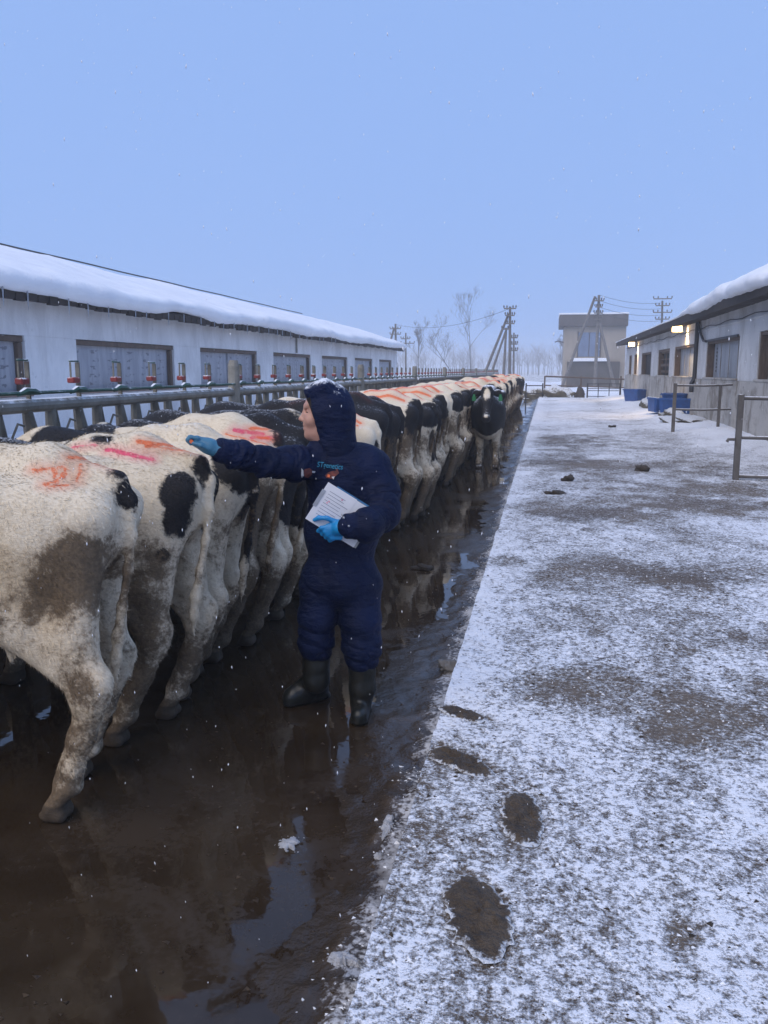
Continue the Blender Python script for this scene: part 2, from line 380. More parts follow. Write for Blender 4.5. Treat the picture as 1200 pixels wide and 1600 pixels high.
class MB:
    """collects pieces of ONE part"""
    def __init__(self): self.v = []; self.f = []
    def add(self, V, F):
        o = len(self.v); self.v += [tuple(map(float, p)) for p in V]; self.f += [tuple(i + o for i in q) for q in F]; return self
    def box(self, x0, x1, y0, y1, z0, z1, c=0.0):
        if c <= 0:
            V = [(x, y, z) for z in (z0, z1) for y in (y0, y1) for x in (x0, x1)]
            return self.add(V, [(0, 2, 3, 1), (4, 5, 7, 6), (0, 1, 5, 4), (2, 6, 7, 3), (0, 4, 6, 2), (1, 3, 7, 5)])
        V = []; idx = {}
        for sx, X in ((-1, x0), (1, x1)):
            for sy, Y in ((-1, y0), (1, y1)):
                for sz, Z in ((-1, z0), (1, z1)):
                    for ax in range(3):
                        p = [X - sx * c, Y - sy * c, Z - sz * c]; p[ax] = (X, Y, Z)[ax]
                        idx[(sx, sy, sz, ax)] = len(V); V.append(tuple(p))
        F = []
        for ax in range(3):
            u, w_ = [(1, 2), (2, 0), (0, 1)][ax]
            for s in (-1, 1):
                q = []
                for a, b in ((-1, -1), (1, -1), (1, 1), (-1, 1)):
                    k = [0, 0, 0]; k[ax] = s; k[u] = a; k[w_] = b; q.append(idx[(*k, ax)])
                F.append(tuple(q if s > 0 else q[::-1]))
            for a in (-1, 1):
                for b in (-1, 1):
                    k0 = [0, 0, 0]; k0[u] = a; k0[w_] = b; k0[ax] = -1; k1 = list(k0); k1[ax] = 1
                    F.append((idx[(*k0, u)], idx[(*k1, u)], idx[(*k1, w_)], idx[(*k0, w_)]))
        for k in [(a, b, d) for a in (-1, 1) for b in (-1, 1) for d in (-1, 1)]:
            F.append((idx[(*k, 0)], idx[(*k, 1)], idx[(*k, 2)]))
        return self.add(V, F)
    def tube(self, pts, rad, n=8, cap=True):
        P = [np.array(p, float) for p in pts]
        R_ = rad if isinstance(rad, (list, tuple)) else [rad] * len(P)
        V = []; F = []; ref = None
        for i, p in enumerate(P):
            t = P[min(i + 1, len(P) - 1)] - P[max(i - 1, 0)]; t = t / (np.linalg.norm(t) + 1e-9)
            if ref is None: ref = np.array([0, 0, 1.]) if abs(t[2]) < 0.9 else np.array([1., 0, 0])
            a = np.cross(t, ref); a /= np.linalg.norm(a) + 1e-9; b = np.cross(t, a); ref = -b if False else ref
            for k in range(n):
                an = 2 * pi * k / n; V.append(p + R_[i] * (cos(an) * a + sin(an) * b))
        for i in range(len(P) - 1):
            for k in range(n):
                k2 = (k + 1) % n; F.append((i * n + k, i * n + k2, (i + 1) * n + k2, (i + 1) * n + k))
        if cap: F.append(tuple(range(n))); F.append(tuple((len(P) - 1) * n + k for k in reversed(range(n))))
        return self.add(V, F)
    def build(self, name, mat, parent=None, smooth=False, loc=None):
        me = bpy.data.meshes.new(name); me.from_pydata(self.v, [], self.f); me.validate()
        if smooth:
            me.polygons.foreach_set('use_smooth', np.ones(len(me.polygons), bool))
        return put(name, me, mat, parent, loc)

def put(name, me, mat, parent=None, loc=None):
    o = bpy.data.objects.new(name, me); COL.objects.link(o)
    if mat is not None and len(me.materials) == 0: me.materials.append(MT[mat] if isinstance(mat, str) else mat)
    if parent: o.parent = parent
    if loc is not None: o.location = loc
    return o
def tag(o, label=None, cat=None, group=None, kind=None):
    for k, v in (('label', label), ('category', cat), ('group', group), ('kind', kind)):
        if v: o[k] = v
    return o
def thing(name, label, cat, loc=(0, 0, 0), rz=0.0, group=None):
    o = bpy.data.objects.new(name, None); COL.objects.link(o); o.location = loc; o.rotation_euler = (0, 0, rz)
    o.empty_display_size = 0.2
    return tag(o, label, cat, group)
def copy_tree(o, parent=None):
    c = o.copy(); COL.objects.link(c); c.parent = parent
    for ch in list(o.children): copy_tree(ch, c)
    return c
def grid_mesh(name, X, Y, Z, attrs=None):
    """X,Y,Z are (n,m) arrays"""
    n, m = X.shape
    i = np.arange(n * m).reshape(n, m)
    F = np.stack([i[:-1, :-1], i[1:, :-1], i[1:, 1:], i[:-1, 1:]], -1).reshape(-1, 4)
    return mesh_np(name, np.stack([X, Y, Z], -1).reshape(-1, 3), F, True, {k: v.ravel() for k, v in (attrs or {}).items()})
def joined(*ms):
    V = []; F = []; A = {}; o = 0
    for (v, f, a) in ms:
        V.append(v); F.append(f + o); o += len(v)
        for k in a: A.setdefault(k, []).append(a[k])
    return np.concatenate(V), np.concatenate(F), {k: np.concatenate(x) for k, x in A.items()}

# ------------------------------------------------------------------ smooth bodies from blended volumes
def smin(a, b, k):
    h = np.clip(0.5 + 0.5 * (b - a) / k, 0, 1); return b + (a - b) * h - k * h * (1 - h)
class Body:
    def __init__(self): self.p = []
    def cap(self, a, b, ra, rb=None, k=0.05, s=(1, 1, 1), sub=False):
        self.p.append(('c', np.array(a, float), np.array(b, float), ra, ra if rb is None else rb, k, np.array(s, float), sub)); return self
    def chain(self, pts, rads, k=0.04, s=(1, 1, 1)):
        for i in range(len(pts) - 1): self.cap(pts[i], pts[i + 1], rads[i], rads[i + 1], k, s)
        return self
    def ell(self, c, r, k=0.05, sub=False, rot=None):
        self.p.append(('e', np.array(c, float), np.array(r, float), rot, None, k, None, sub)); return self
    def half(self, p, n, k=0.01):
        """cut away everything on the n side of p"""
        n = np.array(n, float); self.p.append(('h', np.array(p, float), n / np.linalg.norm(n), None, None, k, None, True)); return self
    def mesh(self, h, lo=None, hi=None, smooth=2):
        L = []; H = []
        for q in self.p:
            if q[7]: continue
            if q[0] == 'c':
                r = max(q[3], q[4]) * q[6].max(); L.append(np.minimum(q[1], q[2]) - r); H.append(np.maximum(q[1], q[2]) + r)
            elif q[0] == 'e': r = q[2] if q[3] is None else np.full(3, q[2].max()); L.append(q[1] - r); H.append(q[1] + r)
        lo = np.min(L, 0) - 4 * h if lo is None else np.array(lo, float)
        hi = np.max(H, 0) + 4 * h if hi is None else np.array(hi, float)
        n = np.ceil((hi - lo) / h).astype(int) + 1
        ax = [lo[i] + h * np.arange(n[i]) for i in range(3)]
        D = np.full(n, 0.3, np.float32)
        for q in self.p:
            k = q[5]; m = k * 1.2 + 3 * h
            if q[0] == 'c': r = max(q[3], q[4]) * q[6].max() + m; a_, b_ = np.minimum(q[1], q[2]) - r, np.maximum(q[1], q[2]) + r
            elif q[0] == 'e': r = (q[2] if q[3] is None else np.full(3, q[2].max())) + m; a_, b_ = q[1] - r, q[1] + r
            else: a_, b_ = lo, hi
            sl = []
            for i in range(3):
                s0 = max(0, int((a_[i] - lo[i]) / h)); s1 = min(n[i], int((b_[i] - lo[i]) / h) + 2); sl.append(slice(s0, max(s0, s1)))
            sl = tuple(sl)
            X = ax[0][sl[0]][:, None, None]; Y = ax[1][sl[1]][None, :, None]; Z = ax[2][sl[2]][None, None, :]
            if X.size * Y.size * Z.size == 0: continue
            if q[0] == 'c':
                a, b, s = q[1], q[2], q[6]
                A = a / s; Bv = b / s - A; L2 = Bv @ Bv + 1e-12
                dx, dy, dz = X / s[0] - A[0], Y / s[1] - A[1], Z / s[2] - A[2]
                t = np.clip((dx * Bv[0] + dy * Bv[1] + dz * Bv[2]) / L2, 0, 1)
                d = (np.sqrt((dx - t * Bv[0]) ** 2 + (dy - t * Bv[1]) ** 2 + (dz - t * Bv[2]) ** 2) - (q[3] + (q[4] - q[3]) * t)) * s.min()
            elif q[0] == 'e':
                dx, dy, dz = X - q[1][0], Y - q[1][1], Z - q[1][2]
                if q[3] is not None:
                    M = np.array(q[3]); dx, dy, dz = [M[i, 0] * dx + M[i, 1] * dy + M[i, 2] * dz for i in range(3)]
                r = q[2]
                k0 = np.sqrt((dx / r[0]) ** 2 + (dy / r[1]) ** 2 + (dz / r[2]) ** 2)
                k1 = np.sqrt((dx / r[0] ** 2) ** 2 + (dy / r[1] ** 2) ** 2 + (dz / r[2] ** 2) ** 2)
                d = k0 * (k0 - 1) / (k1 + 1e-9)
            else:
                d = -((X - q[1][0]) * q[2][0] + (Y - q[1][1]) * q[2][1] + (Z - q[1][2]) * q[2][2]) 
            if q[7]: D[sl] = -smin(-D[sl], d if q[0] != 'h' else d, k) if q[0] != 'h' else -smin(-D[sl], d, k)
            else: D[sl] = smin(D[sl], d, k)
        return surface_nets(D, lo, h, smooth)

def surface_nets(D, lo, h, smooth=2):
    ins = D < 0
    ins[0] = ins[-1] = False; ins[:, 0] = ins[:, -1] = False; ins[:, :, 0] = ins[:, :, -1] = False
    D = np.where(ins, np.minimum(D, -1e-6), np.maximum(np.abs(D) if False else D, 1e-6))
    c = [(i, j, k) for i in (0, 1) for j in (0, 1) for k in (0, 1)]
    sh = tuple(np.array(D.shape) - 1)
    cnt = np.zeros(sh, np.int8)
    for i, j, k in c: cnt += ins[i:i + sh[0], j:j + sh[1], k:k + sh[2]]
    act = np.argwhere((cnt > 0) & (cnt < 8))
    vid = np.full(sh, -1, np.int64); vid[tuple(act.T)] = np.arange(len(act))
    val = np.stack([D[act[:, 0] + i, act[:, 1] + j, act[:, 2] + k] for i, j, k in c], 1)
    sm = np.zeros((len(act), 3)); cn = np.zeros(len(act)); ca = np.array(c, float)
    for a in range(8):
        for b in range(a + 1, 8):
            if np.abs(ca[a] - ca[b]).sum() != 1: continue
            va, vb = val[:, a], val[:, b]; m = (va < 0) != (vb < 0)
            t = np.where(m, va / np.where(m, va - vb, 1), 0)
            sm += np.where(m[:, None], ca[a] + t[:, None] * (ca[b] - ca[a]), 0); cn += m
    V = lo + h * (act + sm / cn[:, None])
    F = []
    for axn in range(3):
        u, w_ = [(1, 2), (2, 0), (0, 1)][axn]
        s0 = [slice(None)] * 3; s1 = [slice(None)] * 3; s0[axn] = slice(0, -1); s1[axn] = slice(1, None)
        a, b = ins[tuple(s0)], ins[tuple(s1)]
        e = np.argwhere(a != b)
        ok = np.ones(len(e), bool)
        for d_ in (u, w_): ok &= (e[:, d_] > 0) & (e[:, d_] < D.shape[d_] - 1)
        e = e[ok]; fl = a[tuple(e.T)]
        q = []
        for du, dw in ((-1, -1), (0, -1), (0, 0), (-1, 0)):
            p = e.copy(); p[:, u] += du; p[:, w_] += dw; q.append(vid[tuple(p.T)])
        q = np.stack(q, 1); q = np.where(fl[:, None], q, q[:, ::-1]); F.append(q)
    F = np.concatenate(F)
    for _ in range(smooth):
        acc = np.zeros_like(V); n = np.zeros(len(V))
        for i in range(4):
            for j in (1, 3):
                np.add.at(acc, F[:, i], V[F[:, (i + j) % 4]]); np.add.at(n, F[:, i], 1)
        V = V + 0.5 * (acc / np.maximum(n, 1)[:, None] - V)
    return V, F
def vnormals(V, F):
    n = np.cross(V[F[:, 2]] - V[F[:, 0]], V[F[:, 3]] - V[F[:, 1]])
    N = np.zeros_like(V)
    for i in range(4): np.add.at(N, F[:, i], n)
    return N / (np.linalg.norm(N, axis=1)[:, None] + 1e-12)
def seg_dist(P, a, b):
    a = np.array(a, float); b = np.array(b, float); ba = b - a
    t = np.clip(((P - a) @ ba) / (ba @ ba + 1e-12), 0, 1); return np.linalg.norm(P - a - t[:, None] * ba, axis=1)

# ================================================================== THE SETTING
RNG = np.random.default_rng(11); random.seed(11)
KX = -0.46                                     # kerb line between slurry lane and concrete apron
FX = -3.95                                     # feed fence line
LX, RX = -9.28, 4.8                            # wall faces of the two barns

# ground to the horizon
g = np.concatenate([-np.geomspace(900, 6, 26), np.linspace(-5, 5, 6), np.geomspace(6, 900, 26)])
X, Y = np.meshgrid(g, g + 60, indexing='ij')
put('ground', grid_mesh('ground', X, Y, -0.06 + 0 * X), 'field')['kind'] = 'structure'

# slurry lane: a rough mud bed, with standing liquid in its hollows
def mud_z(X, Y):
    e = sstep(-1.25, KX, X + 0.25 * fbm(Y * 0.7, X * 0.7, 5))
    z = -0.036 + 0.046 * e + 0.045 * fbm(X * 1.1, Y * 0.8, 1, 4) + 0.026 * fbm(X * 5, Y * 4, 2, 4) * (0.4 + e) + 0.018 * fbm(X * 17, Y * 15, 3, 3) * (0.2 + e)
    z = z - 0.030 * sstep(7.0, 11.0, Y) * sstep(0.35, 0.8, KX - X)
    z = z + 0.03 * sstep(0.22, 0.0, KX - X) * (0.5 + 2 * fbm(X * 6, Y * 5, 9, 3))
    return z, e
def lane_patch(xs, ys):
    X, Y = np.meshgrid(xs, ys, indexing='ij'); Z, e = mud_z(X, Y)
    n, m = X.shape; i = np.arange(n * m).reshape(n, m)
    F = np.stack([i[:-1, :-1], i[1:, :-1], i[1:, 1:], i[:-1, 1:]], -1).reshape(-1, 4)
    edge = sstep(0.30, 0.0, KX - X) * 0.8 + 0.25 * sstep(0.9, 0.1, KX - X)
    return np.stack([X, Y, Z], -1).reshape(-1, 3), F, {'edge': edge.ravel()}
xs1 = np.linspace(-2.3, KX + 0.02, 124)
V, F, A = joined(lane_patch(xs1, np.linspace(0.8, 8.0, 400)), lane_patch(xs1[::3], np.linspace(8.0, 56, 560)),
                 lane_patch(np.linspace(-4.1, -2.3, 24), np.linspace(0.8, 56, 300)), lane_patch(np.linspace(-4.1, KX + 0.02, 20), np.linspace(-5, 0.8, 30)))
put('slurry_lane', mesh_np('slurry_lane', V, F, True, A), 'lane')['kind'] = 'structure'
X, Y = np.meshgrid(np.linspace(-4.1, KX + 0.01, 8), np.linspace(-5, 56, 30), indexing='ij')
put('slurry_water', grid_mesh('slurry_water', X, Y, 0 * X - 0.006), 'water')['kind'] = 'structure'

# concrete apron, dusted with snow, rising in a drift to the right-hand barn
PRINTS = [((722, 1113), 0.28, 1.05), ((716, 1187), 0.37, 0.92), ((815, 1277), 0.42, 0.10), ((748, 1430), 0.39, 0.30)]
BARE = [((900, 1080), 0.55, 0.38), ((960, 890), 1.1, 0.6), ((1120, 1110), 0.5, 0.5), ((1090, 790), 1.9, 0.8), ((900, 800), 1.1, 0.7), ((930, 725), 2.0, 1.6), ((1130, 765), 1.6, 1.1), ((880, 690), 1.2, 2.5)]
_tr = np.random.default_rng(63); TREAD = []
for (x0, y0, x1, y1, n) in ((0.6, 2.0, 1.6, 9.0, 16), (2.4, 3.0, 0.4, 8.0, 15), (1.5, 4.5, 3.5, 14.0, 22), (0.3, 5.5, 0.9, 16.0, 24), (2.2, 8.0, 1.2, 22.0, 28)):
    a_ = math.atan2(y1 - y0, x1 - x0)
    for k in range(n):
        t_ = (k + _tr.uniform(-0.3, 0.3)) / n; off = (0.12 if k % 2 else -0.12) + _tr.normal(0, 0.06)
        TREAD.append((x0 + (x1 - x0) * t_ - sin(a_) * off, y0 + (y1 - y0) * t_ + cos(a_) * off, a_ + _tr.normal(0, 0.25), _tr.uniform(0.10, 0.15), _tr.uniform(0.35, 0.9)))
for (pp_, L_, a_) in PRINTS:
    c_ = on_z(*pp_, 0.15); TREAD.append((c_[0], c_[1], a_ + pi / 2, L_ * 0.62, 1.0))
def tread(X, Y):
    d = 0.0 * X
    for (x, y, a_, r, s_) in TREAD:
        if y < Y.min() - 0.5 or y > Y.max() + 0.5: continue
        u = (X - x) * cos(a_) + (Y - y) * sin(a_); v = -(X - x) * sin(a_) + (Y - y) * cos(a_)
        m_ = (np.abs(u) < 0.4) & (np.abs(v) < 0.3)
        if m_.any(): d[m_] = np.maximum(d[m_], s_ * sstep(1.2, 0.75, np.sqrt((u[m_] / r) ** 2 + (v[m_] / (r * 0.42)) ** 2) + 0.5 * fbm(X[m_] * 14, Y[m_] * 14, 64, 3)))
    return d
def apron_z(X, Y):
    drift = sstep(2.6, 4.7, X + 0.5 * fbm(Y * 0.3, X * 0.3, 31)) * sstep(14, 22, Y)
    z = 0.15 + 0.2 * drift + 0.12 * drift * fbm(X * 1.2, Y * 0.8, 32) + 0.016 * fbm(X * 1.0, Y * 1.0, 33) + 0.012 * fbm(X * 6, Y * 6, 34, 3) + 0.010 * fbm(X * 22, Y * 20, 35, 3)
    return z, drift
def apron_patch(xs, ys):
    X, Y = np.meshgrid(xs, ys, indexing='ij'); Z, dr = apron_z(X, Y)
    b = 0.55 * tread(X, Y); Z = Z - 0.010 * b
    for (p, rx, ry) in BARE:
        c = on_z(*p, 0.15); q = np.sqrt(((X - c[0]) / rx) ** 2 + ((Y - c[1]) / ry) ** 2) + 2.0 * fbm(X * 3.2, Y * 2.6, 41, 5)
        b = np.maximum(b, 0.85 * sstep(1.3, 0.1, q))
    b = b - 1.0 * dr - 0.45 * sstep(0.55, 0.0, X - KX) * sstep(3.0, 4.5, Y) + 0.05 * sstep(4, 9, Y) * sstep(24, 12, Y) - 0.22 * sstep(18, 34, Y)
    X = np.where(X <= KX + 1e-6, KX + 0.018 * fbm(Y * 3.0, Y * 0 + 0.5, 37, 4) - 0.02 * np.maximum(0, fbm(Y * 1.3, Y * 0, 39, 3) - 0.14) * 4, X)
    n, m = X.shape; i = np.arange(n * m).reshape(n, m)
    F = np.stack([i[:-1, :-1], i[1:, :-1], i[1:, 1:], i[:-1, 1:]], -1).reshape(-1, 4)
    return np.stack([X, Y, Z], -1).reshape(-1, 3), F, {'bare': b.ravel()}
V, F, A = joined(apron_patch(np.linspace(KX, 2.9, 260), np.linspace(1.2, 7.0, 450)), apron_patch(np.linspace(KX, 5.4, 160), np.linspace(7.0, 54, 560)),
                 apron_patch(np.linspace(2.9, 5.4, 40), np.linspace(1.2, 7.0, 60)), apron_patch(np.linspace(KX, 5.4, 30), np.linspace(-5, 1.2, 40)))
put('concrete_apron', mesh_np('concrete_apron', V, F, True, A), 'apron')['kind'] = 'structure'
# the kerb face
ys = np.linspace(-5, 54, 1200); zs = np.linspace(-0.08, 0.155, 7)
Y, Z = np.meshgrid(ys, zs, indexing='ij')
X = KX + 0.018 * fbm(Y * 3.0, Y * 0 + 0.5, 37, 4) - 0.02 * np.maximum(0, fbm(Y * 1.3, Y * 0, 39, 3) - 0.14) * 4 + 0.02 * fbm(Y * 9, Z * 12, 38, 3) * (Z < 0.15)
Z = np.where(Z > 0.15, apron_z(X, Y)[0] - 0.001, Z)
put('apron_kerb', grid_mesh('apron_kerb', X, Y, Z), 'plinth')['kind'] = 'structure'
X, Z = np.meshgrid(np.linspace(KX, 5.4, 60), np.linspace(-0.08, 0.15, 4), indexing='ij')
put('apron_end', grid_mesh('apron_end', X, 54 + 0.05 * fbm(X * 3, Z, 3), Z), 'plinth')['kind'] = 'structure'

# snow-covered feed alley and drift between fence and left barn
xs = np.linspace(LX - 0.1, FX - 0.15, 60); ys = np.linspace(-4, 57, 260)
X, Y = np.meshgrid(xs, ys, indexing='ij')
Z = 0.12 + 0.55 * sstep(-7.6, -9.0, X + 0.5 * fbm(Y * 0.5, X * 0.5, 51)) + 0.25 * fbm(X * 0.8, Y * 0.5, 52) * sstep(FX - 0.2, -6, X) + 0.05 * fbm(X * 4, Y * 4, 53)
put('snowy_feed_alley', grid_mesh('snowy_feed_alley', X, Y, Z), 'snow')['kind'] = 'structure'
b = MB().box(FX - 0.2, FX - 0.06, -4, 57, -0.06, 0.98, 0.02)  # feed kerb with height added to block bright reflections under the cows
b.build('feed_kerb_light_block', 'plinth')['kind'] = 'structure'

# ------------------------------------------------------------------ boot prints and clods on the apron
def blob_pad(outline_fn, n=40, rings=7, hgt=0.02, seed=0):
    V = [(0, 0, hgt)]; F = []
    for r in range(1, rings + 1):
        t = r / rings
        for k in range(n):
            a = 2 * pi * k / n; R_ = outline_fn(a) * t
            x, y = R_ * cos(a), R_ * sin(a)
            z = hgt * (1 - t ** 6) + float(fbm(np.array(x * 28.), np.array(y * 28.), seed, 3)) * 0.042 * (1 - t ** 4) - 0.004 * (t > 0.99)
            V.append((x, y, z))
    for k in range(n): F.append((0, 1 + k, 1 + (k + 1) % n))
    for r in range(rings - 1):
        for k in range(n):
            a = 1 + r * n + k; b_ = 1 + r * n + (k + 1) % n; F.append((a, a + n, b_ + n, b_))
    return V, F
PL = ['short muddy boot print in the snow, hard against the kerb and next to the upper end',
      'slanting muddy boot print in the snow at the kerb edge, between the short and the upright print',
      'muddy boot print in the snow with a waist between heel and sole',
      'largest dark muddy boot print in the snow, ragged and long, on the concrete']
PL[0] = 'smallest muddy boot print in the snow, touching the kerb edge beside the wet lane'
PL[1] = 'slanting brown boot print on the kerb edge between the smallest and the waisted print'
for i, ((px, py), L, ang) in enumerate(PRINTS):
    c = on_z(px, py, 0.155)
    wd = L * (0.42, 0.40, 0.40, 0.52)[i]
    def ol(a, L=L, wd=wd, i=i):
        x, y = cos(a), sin(a)
        r = 1 / math.sqrt((x / (wd / 2)) ** 2 + (y / (L / 2)) ** 2)
        waist = 1 - (0.26 if i == 2 else 0.08) * math.exp(-(y / 0.25) ** 2)
        return r * waist * (1 + 0.6 * float(fbm(np.array(x * 3.2 + i * 9), np.array(y * 3.2), 60 + i, 5)))
    V, F = blob_pad(ol, 80, 14, 0.005, 70 + i)
    b = MB().add(V, F)
    o = b.build('boot_print', 'mud', smooth=True, loc=(c[0], c[1], float(apron_z(np.array(c[0]), np.array(c[1]))[0]) + 0.003))
    at_ = o.data.attributes.new('rim', 'FLOAT', 'POINT'); at_.data.foreach_set('value', np.array([0.0] + [r_ / 14 for r_ in range(1, 15) for _ in range(80)], dtype=np.float32))
    o.rotation_euler = (0, 0, ang); tag(o, PL[i], 'footprint', 'boot prints tracked over the snowy concrete')

def lump(seed, r=(1, 1, 0.6), n=10, m=7, amp=0.5):
    V = []; F = []
    rg = np.random.default_rng(seed); ph = rg.uniform(0, 50)
    for i in range(m + 1):
        t = pi * i / m
        for k in range(n):
            a = 2 * pi * k / n; d = np.array([sin(t) * cos(a), sin(t) * sin(a), cos(t)])
            q = 1 + amp * (float(fbm(np.array(d[0] * 1.6 + ph + d[2]), np.array(d[1] * 1.6 + ph - d[2]), seed, 5)) * 2)
            V.append(tuple(d * q * np.array(r)))
    for i in range(m):
        for k in range(n):
            k2 = (k + 1) % n; F.append((i * n + k, (i + 1) * n + k, (i + 1) * n + k2, i * n + k2))
    return V, F
def clod(px, py, r, label, mat='clod', name='dung_clod', cat='dung', z=0.15, group=None, seed=1):
    c = on_z(px, py, z)
    b = MB().add(*lump(seed, r, 22, 15, 1.3))
    o = b.build(name, mat, smooth=True, loc=(c[0], c[1], z + r[2] * 0.35)); return tag(o, label, cat, group)
clod(885, 752, (0.085, 0.09, 0.07), 'flat dark dung clod with a snowy stripe, close to the kerb', seed=3)
clod(1003, 736, (0.10, 0.08, 0.06), 'brown dung clod lying alone on snow before the open pipe gates', seed=4)
clod(868, 772, (0.10, 0.08, 0.035), 'smeared low dung clod just in front of the striped one', seed=5)
clod(955, 668, (0.10, 0.12, 0.05), 'dark dung clod on the trampled snow level with the hanging gate', seed=6)
def snow_clump(px, py, z, rx, ry, hgt, label, seed):
    c = on_z(px, py, z); rg = np.random.default_rng(seed)
    def ol(a): x, y = cos(a), sin(a); return (1 / math.sqrt((x / rx) ** 2 + (y / ry) ** 2)) * (1 + 1.5 * float(fbm(np.array(x * 3 + seed), np.array(y * 3), seed, 5)))
    V, F = blob_pad(ol, 60, 9, hgt, seed + 400); b = MB().add(V, F)
    for k in range(26):
        a = rg.uniform(0, 6.28); q = ol(a) * rg.uniform(0.8, 1.5); s_ = 0.003 * rg.lognormal(0, 0.4); V, F = lump(seed * 50 + k, (s_, s_ * 0.8, s_ * 0.5), 5, 3, 0.9)
        b.add([(v[0] + q * cos(a), v[1] + q * sin(a), v[2]) for v in V], F)
    tag(b.build('snow_clump', 'slush', smooth=True, loc=(c[0], c[1], z)), label, 'snow', None, 'stuff')
snow_clump(450, 1318, 0.0, 0.032, 0.045, 0.008, 'loose clump of half-melted snow alone in the dark slurry', 9)
snow_clump(592, 1340, 0.0, 0.022, 0.06, 0.008, 'icy snow crumbs fallen off the kerb into the slurry', 10)
snow_clump(605, 1290, 0.03, 0.018, 0.10, 0.010, 'row of slush bits clinging under the kerb edge', 11)
snow_clump(538, 1500, 0.10, 0.045, 0.022, 0.016, 'broken snow shelf jutting from the kerb over the slurry', 12)
clod(698, 1047, (0.05, 0.06, 0.035), 'round grey stone in mud against the kerb', 'pole', 'stone', 'stone', 0.03, None, 13)
clod(660, 888, (0.09, 0.07, 0.025), 'flat snow-specked dung pat in the wet lane behind the person', 'clod', 'dung_clod', 'dung', 0.0, None, 14)

# crumbs of dung, grit and snow too many to count
def crumbs(name, n, area, zf, size, mat, label, seed, keep=None):
    rg = np.random.default_rng(seed); V = []; F = []; k = 0
    base = np.array([(1, 0, 0), (-0.5, 0.87, 0), (-0.5, -0.87, 0), (0.1, 0.05, 0.8)])
    while k < n:
        x = rg.uniform(area[0], area[1]); y = area[2] * (area[3] / area[2]) ** rg.uniform() if area[2] > 0 else rg.uniform(area[2], area[3])
        if keep is not None and not keep(x, y, rg): k += 1; continue
        s = min(size * rg.lognormal(0, 0.5), 0.014); a = rg.uniform(0, 6.28)
        R_ = np.array([[cos(a), -sin(a), 0], [sin(a), cos(a), 0], [0, 0, 1]])
        P = (base * (1 + 0.5 * rg.uniform(-1, 1, (4, 3)))) @ R_.T * s * np.array([1, rg.uniform(0.5, 1), rg.uniform(0.4, 0.9)])
        z = zf(x, y); o = len(V)
        V += [tuple(p + (x, y, z - 0.1 * s)) for p in P]; F += [(o, o + 1, o + 3), (o + 1, o + 2, o + 3), (o + 2, o, o + 3)]; k += 1
    o = put(name, mesh_np(name, np.array(V), np.array(F), False), mat); tag(o, label, 'debris', None, 'stuff'); return o
az = lambda x, y: float(apron_z(np.array(x), np.array(y))[0])
mz = lambda x, y: max(-0.004, float(mud_z(np.array(x), np.array(y))[0]))
crumbs('dung_crumbs', 2600, (KX + 0.03, 4.5, 1.4, 30), az, 0.008, 'clod', 'dark dung crumbs trodden through the thin snow on concrete', 21, lambda x, y, r: fbm(np.array(x * 0.9), np.array(y * 0.7), 44) > -0.12)
crumbs('snow_grains', 4200, (KX + 0.01, 3.0, 1.4, 9), az, 0.006, 'snow', 'loose snow grains scattered over the concrete', 22)
crumbs('lane_grit', 1500, (-1.6, KX - 0.01, 1.5, 14), mz, 0.007, 'oldmud', 'dark grit and dung bits on the wet lane floor', 23, lambda x, y, r: r.uniform() < 0.15 + 0.85 * sstep(-1.2, KX, x))
crumbs('kerb_slush', 1500, (-0.75, KX + 0.01, 1.5, 16), mz, 0.0055, 'snow', 'crumbs of slush along the foot of the kerb', 24, lambda x, y, r: r.uniform() < sstep(-0.75, KX, x) ** 2 and fbm(np.array(y * 1.5), np.array(0.), 45) > -0.08)

# ------------------------------------------------------------------ left barn
def strip_snow(name, prof, ys, amp, seed, parent, taper=None, n=44):
    P = np.array(prof, float); s = np.concatenate([[0], np.cumsum(np.linalg.norm(np.diff(P, axis=0), axis=1))])
    # more samples near the lip
    u = np.concatenate([np.linspace(0, s[-1] * 0.16, n // 2), np.linspace(s[-1] * 0.16, s[-1], n - n // 2 + 1)[1:]])
    px = np.interp(u, s, P[:, 0]); pz = np.interp(u, s, P[:, 1])
    U, Y = np.meshgrid(u, ys, indexing='ij'); X = np.repeat(px[:, None], len(ys), 1); Z = np.repeat(pz[:, None], len(ys), 1)
    lip = np.exp(-((U - s[-1] * 0.06) / (s[-1] * 0.08)) ** 2)
    X = X + (fbm(Y * 0.5, U * 0.6, seed) * amp * 1.5 * lip + fbm(Y * 2.2, U * 2, seed + 1) * amp * 0.5 * lip) * (1 if P[-1, 0] < P[0, 0] else -1)
    Z = Z + fbm(Y * 0.35, U * 0.5, seed + 2) * amp * 1.1 + fbm(Y * 1.6, U * 1.3, seed + 3) * amp * 0.3 + fbm(Y * 6, U * 5, seed + 4) * amp * 0.1
    if taper is not None: X, Z = taper(X, Y, Z, U)
    return put(name, grid_mesh(name, X, Y, Z), 'snow', parent)

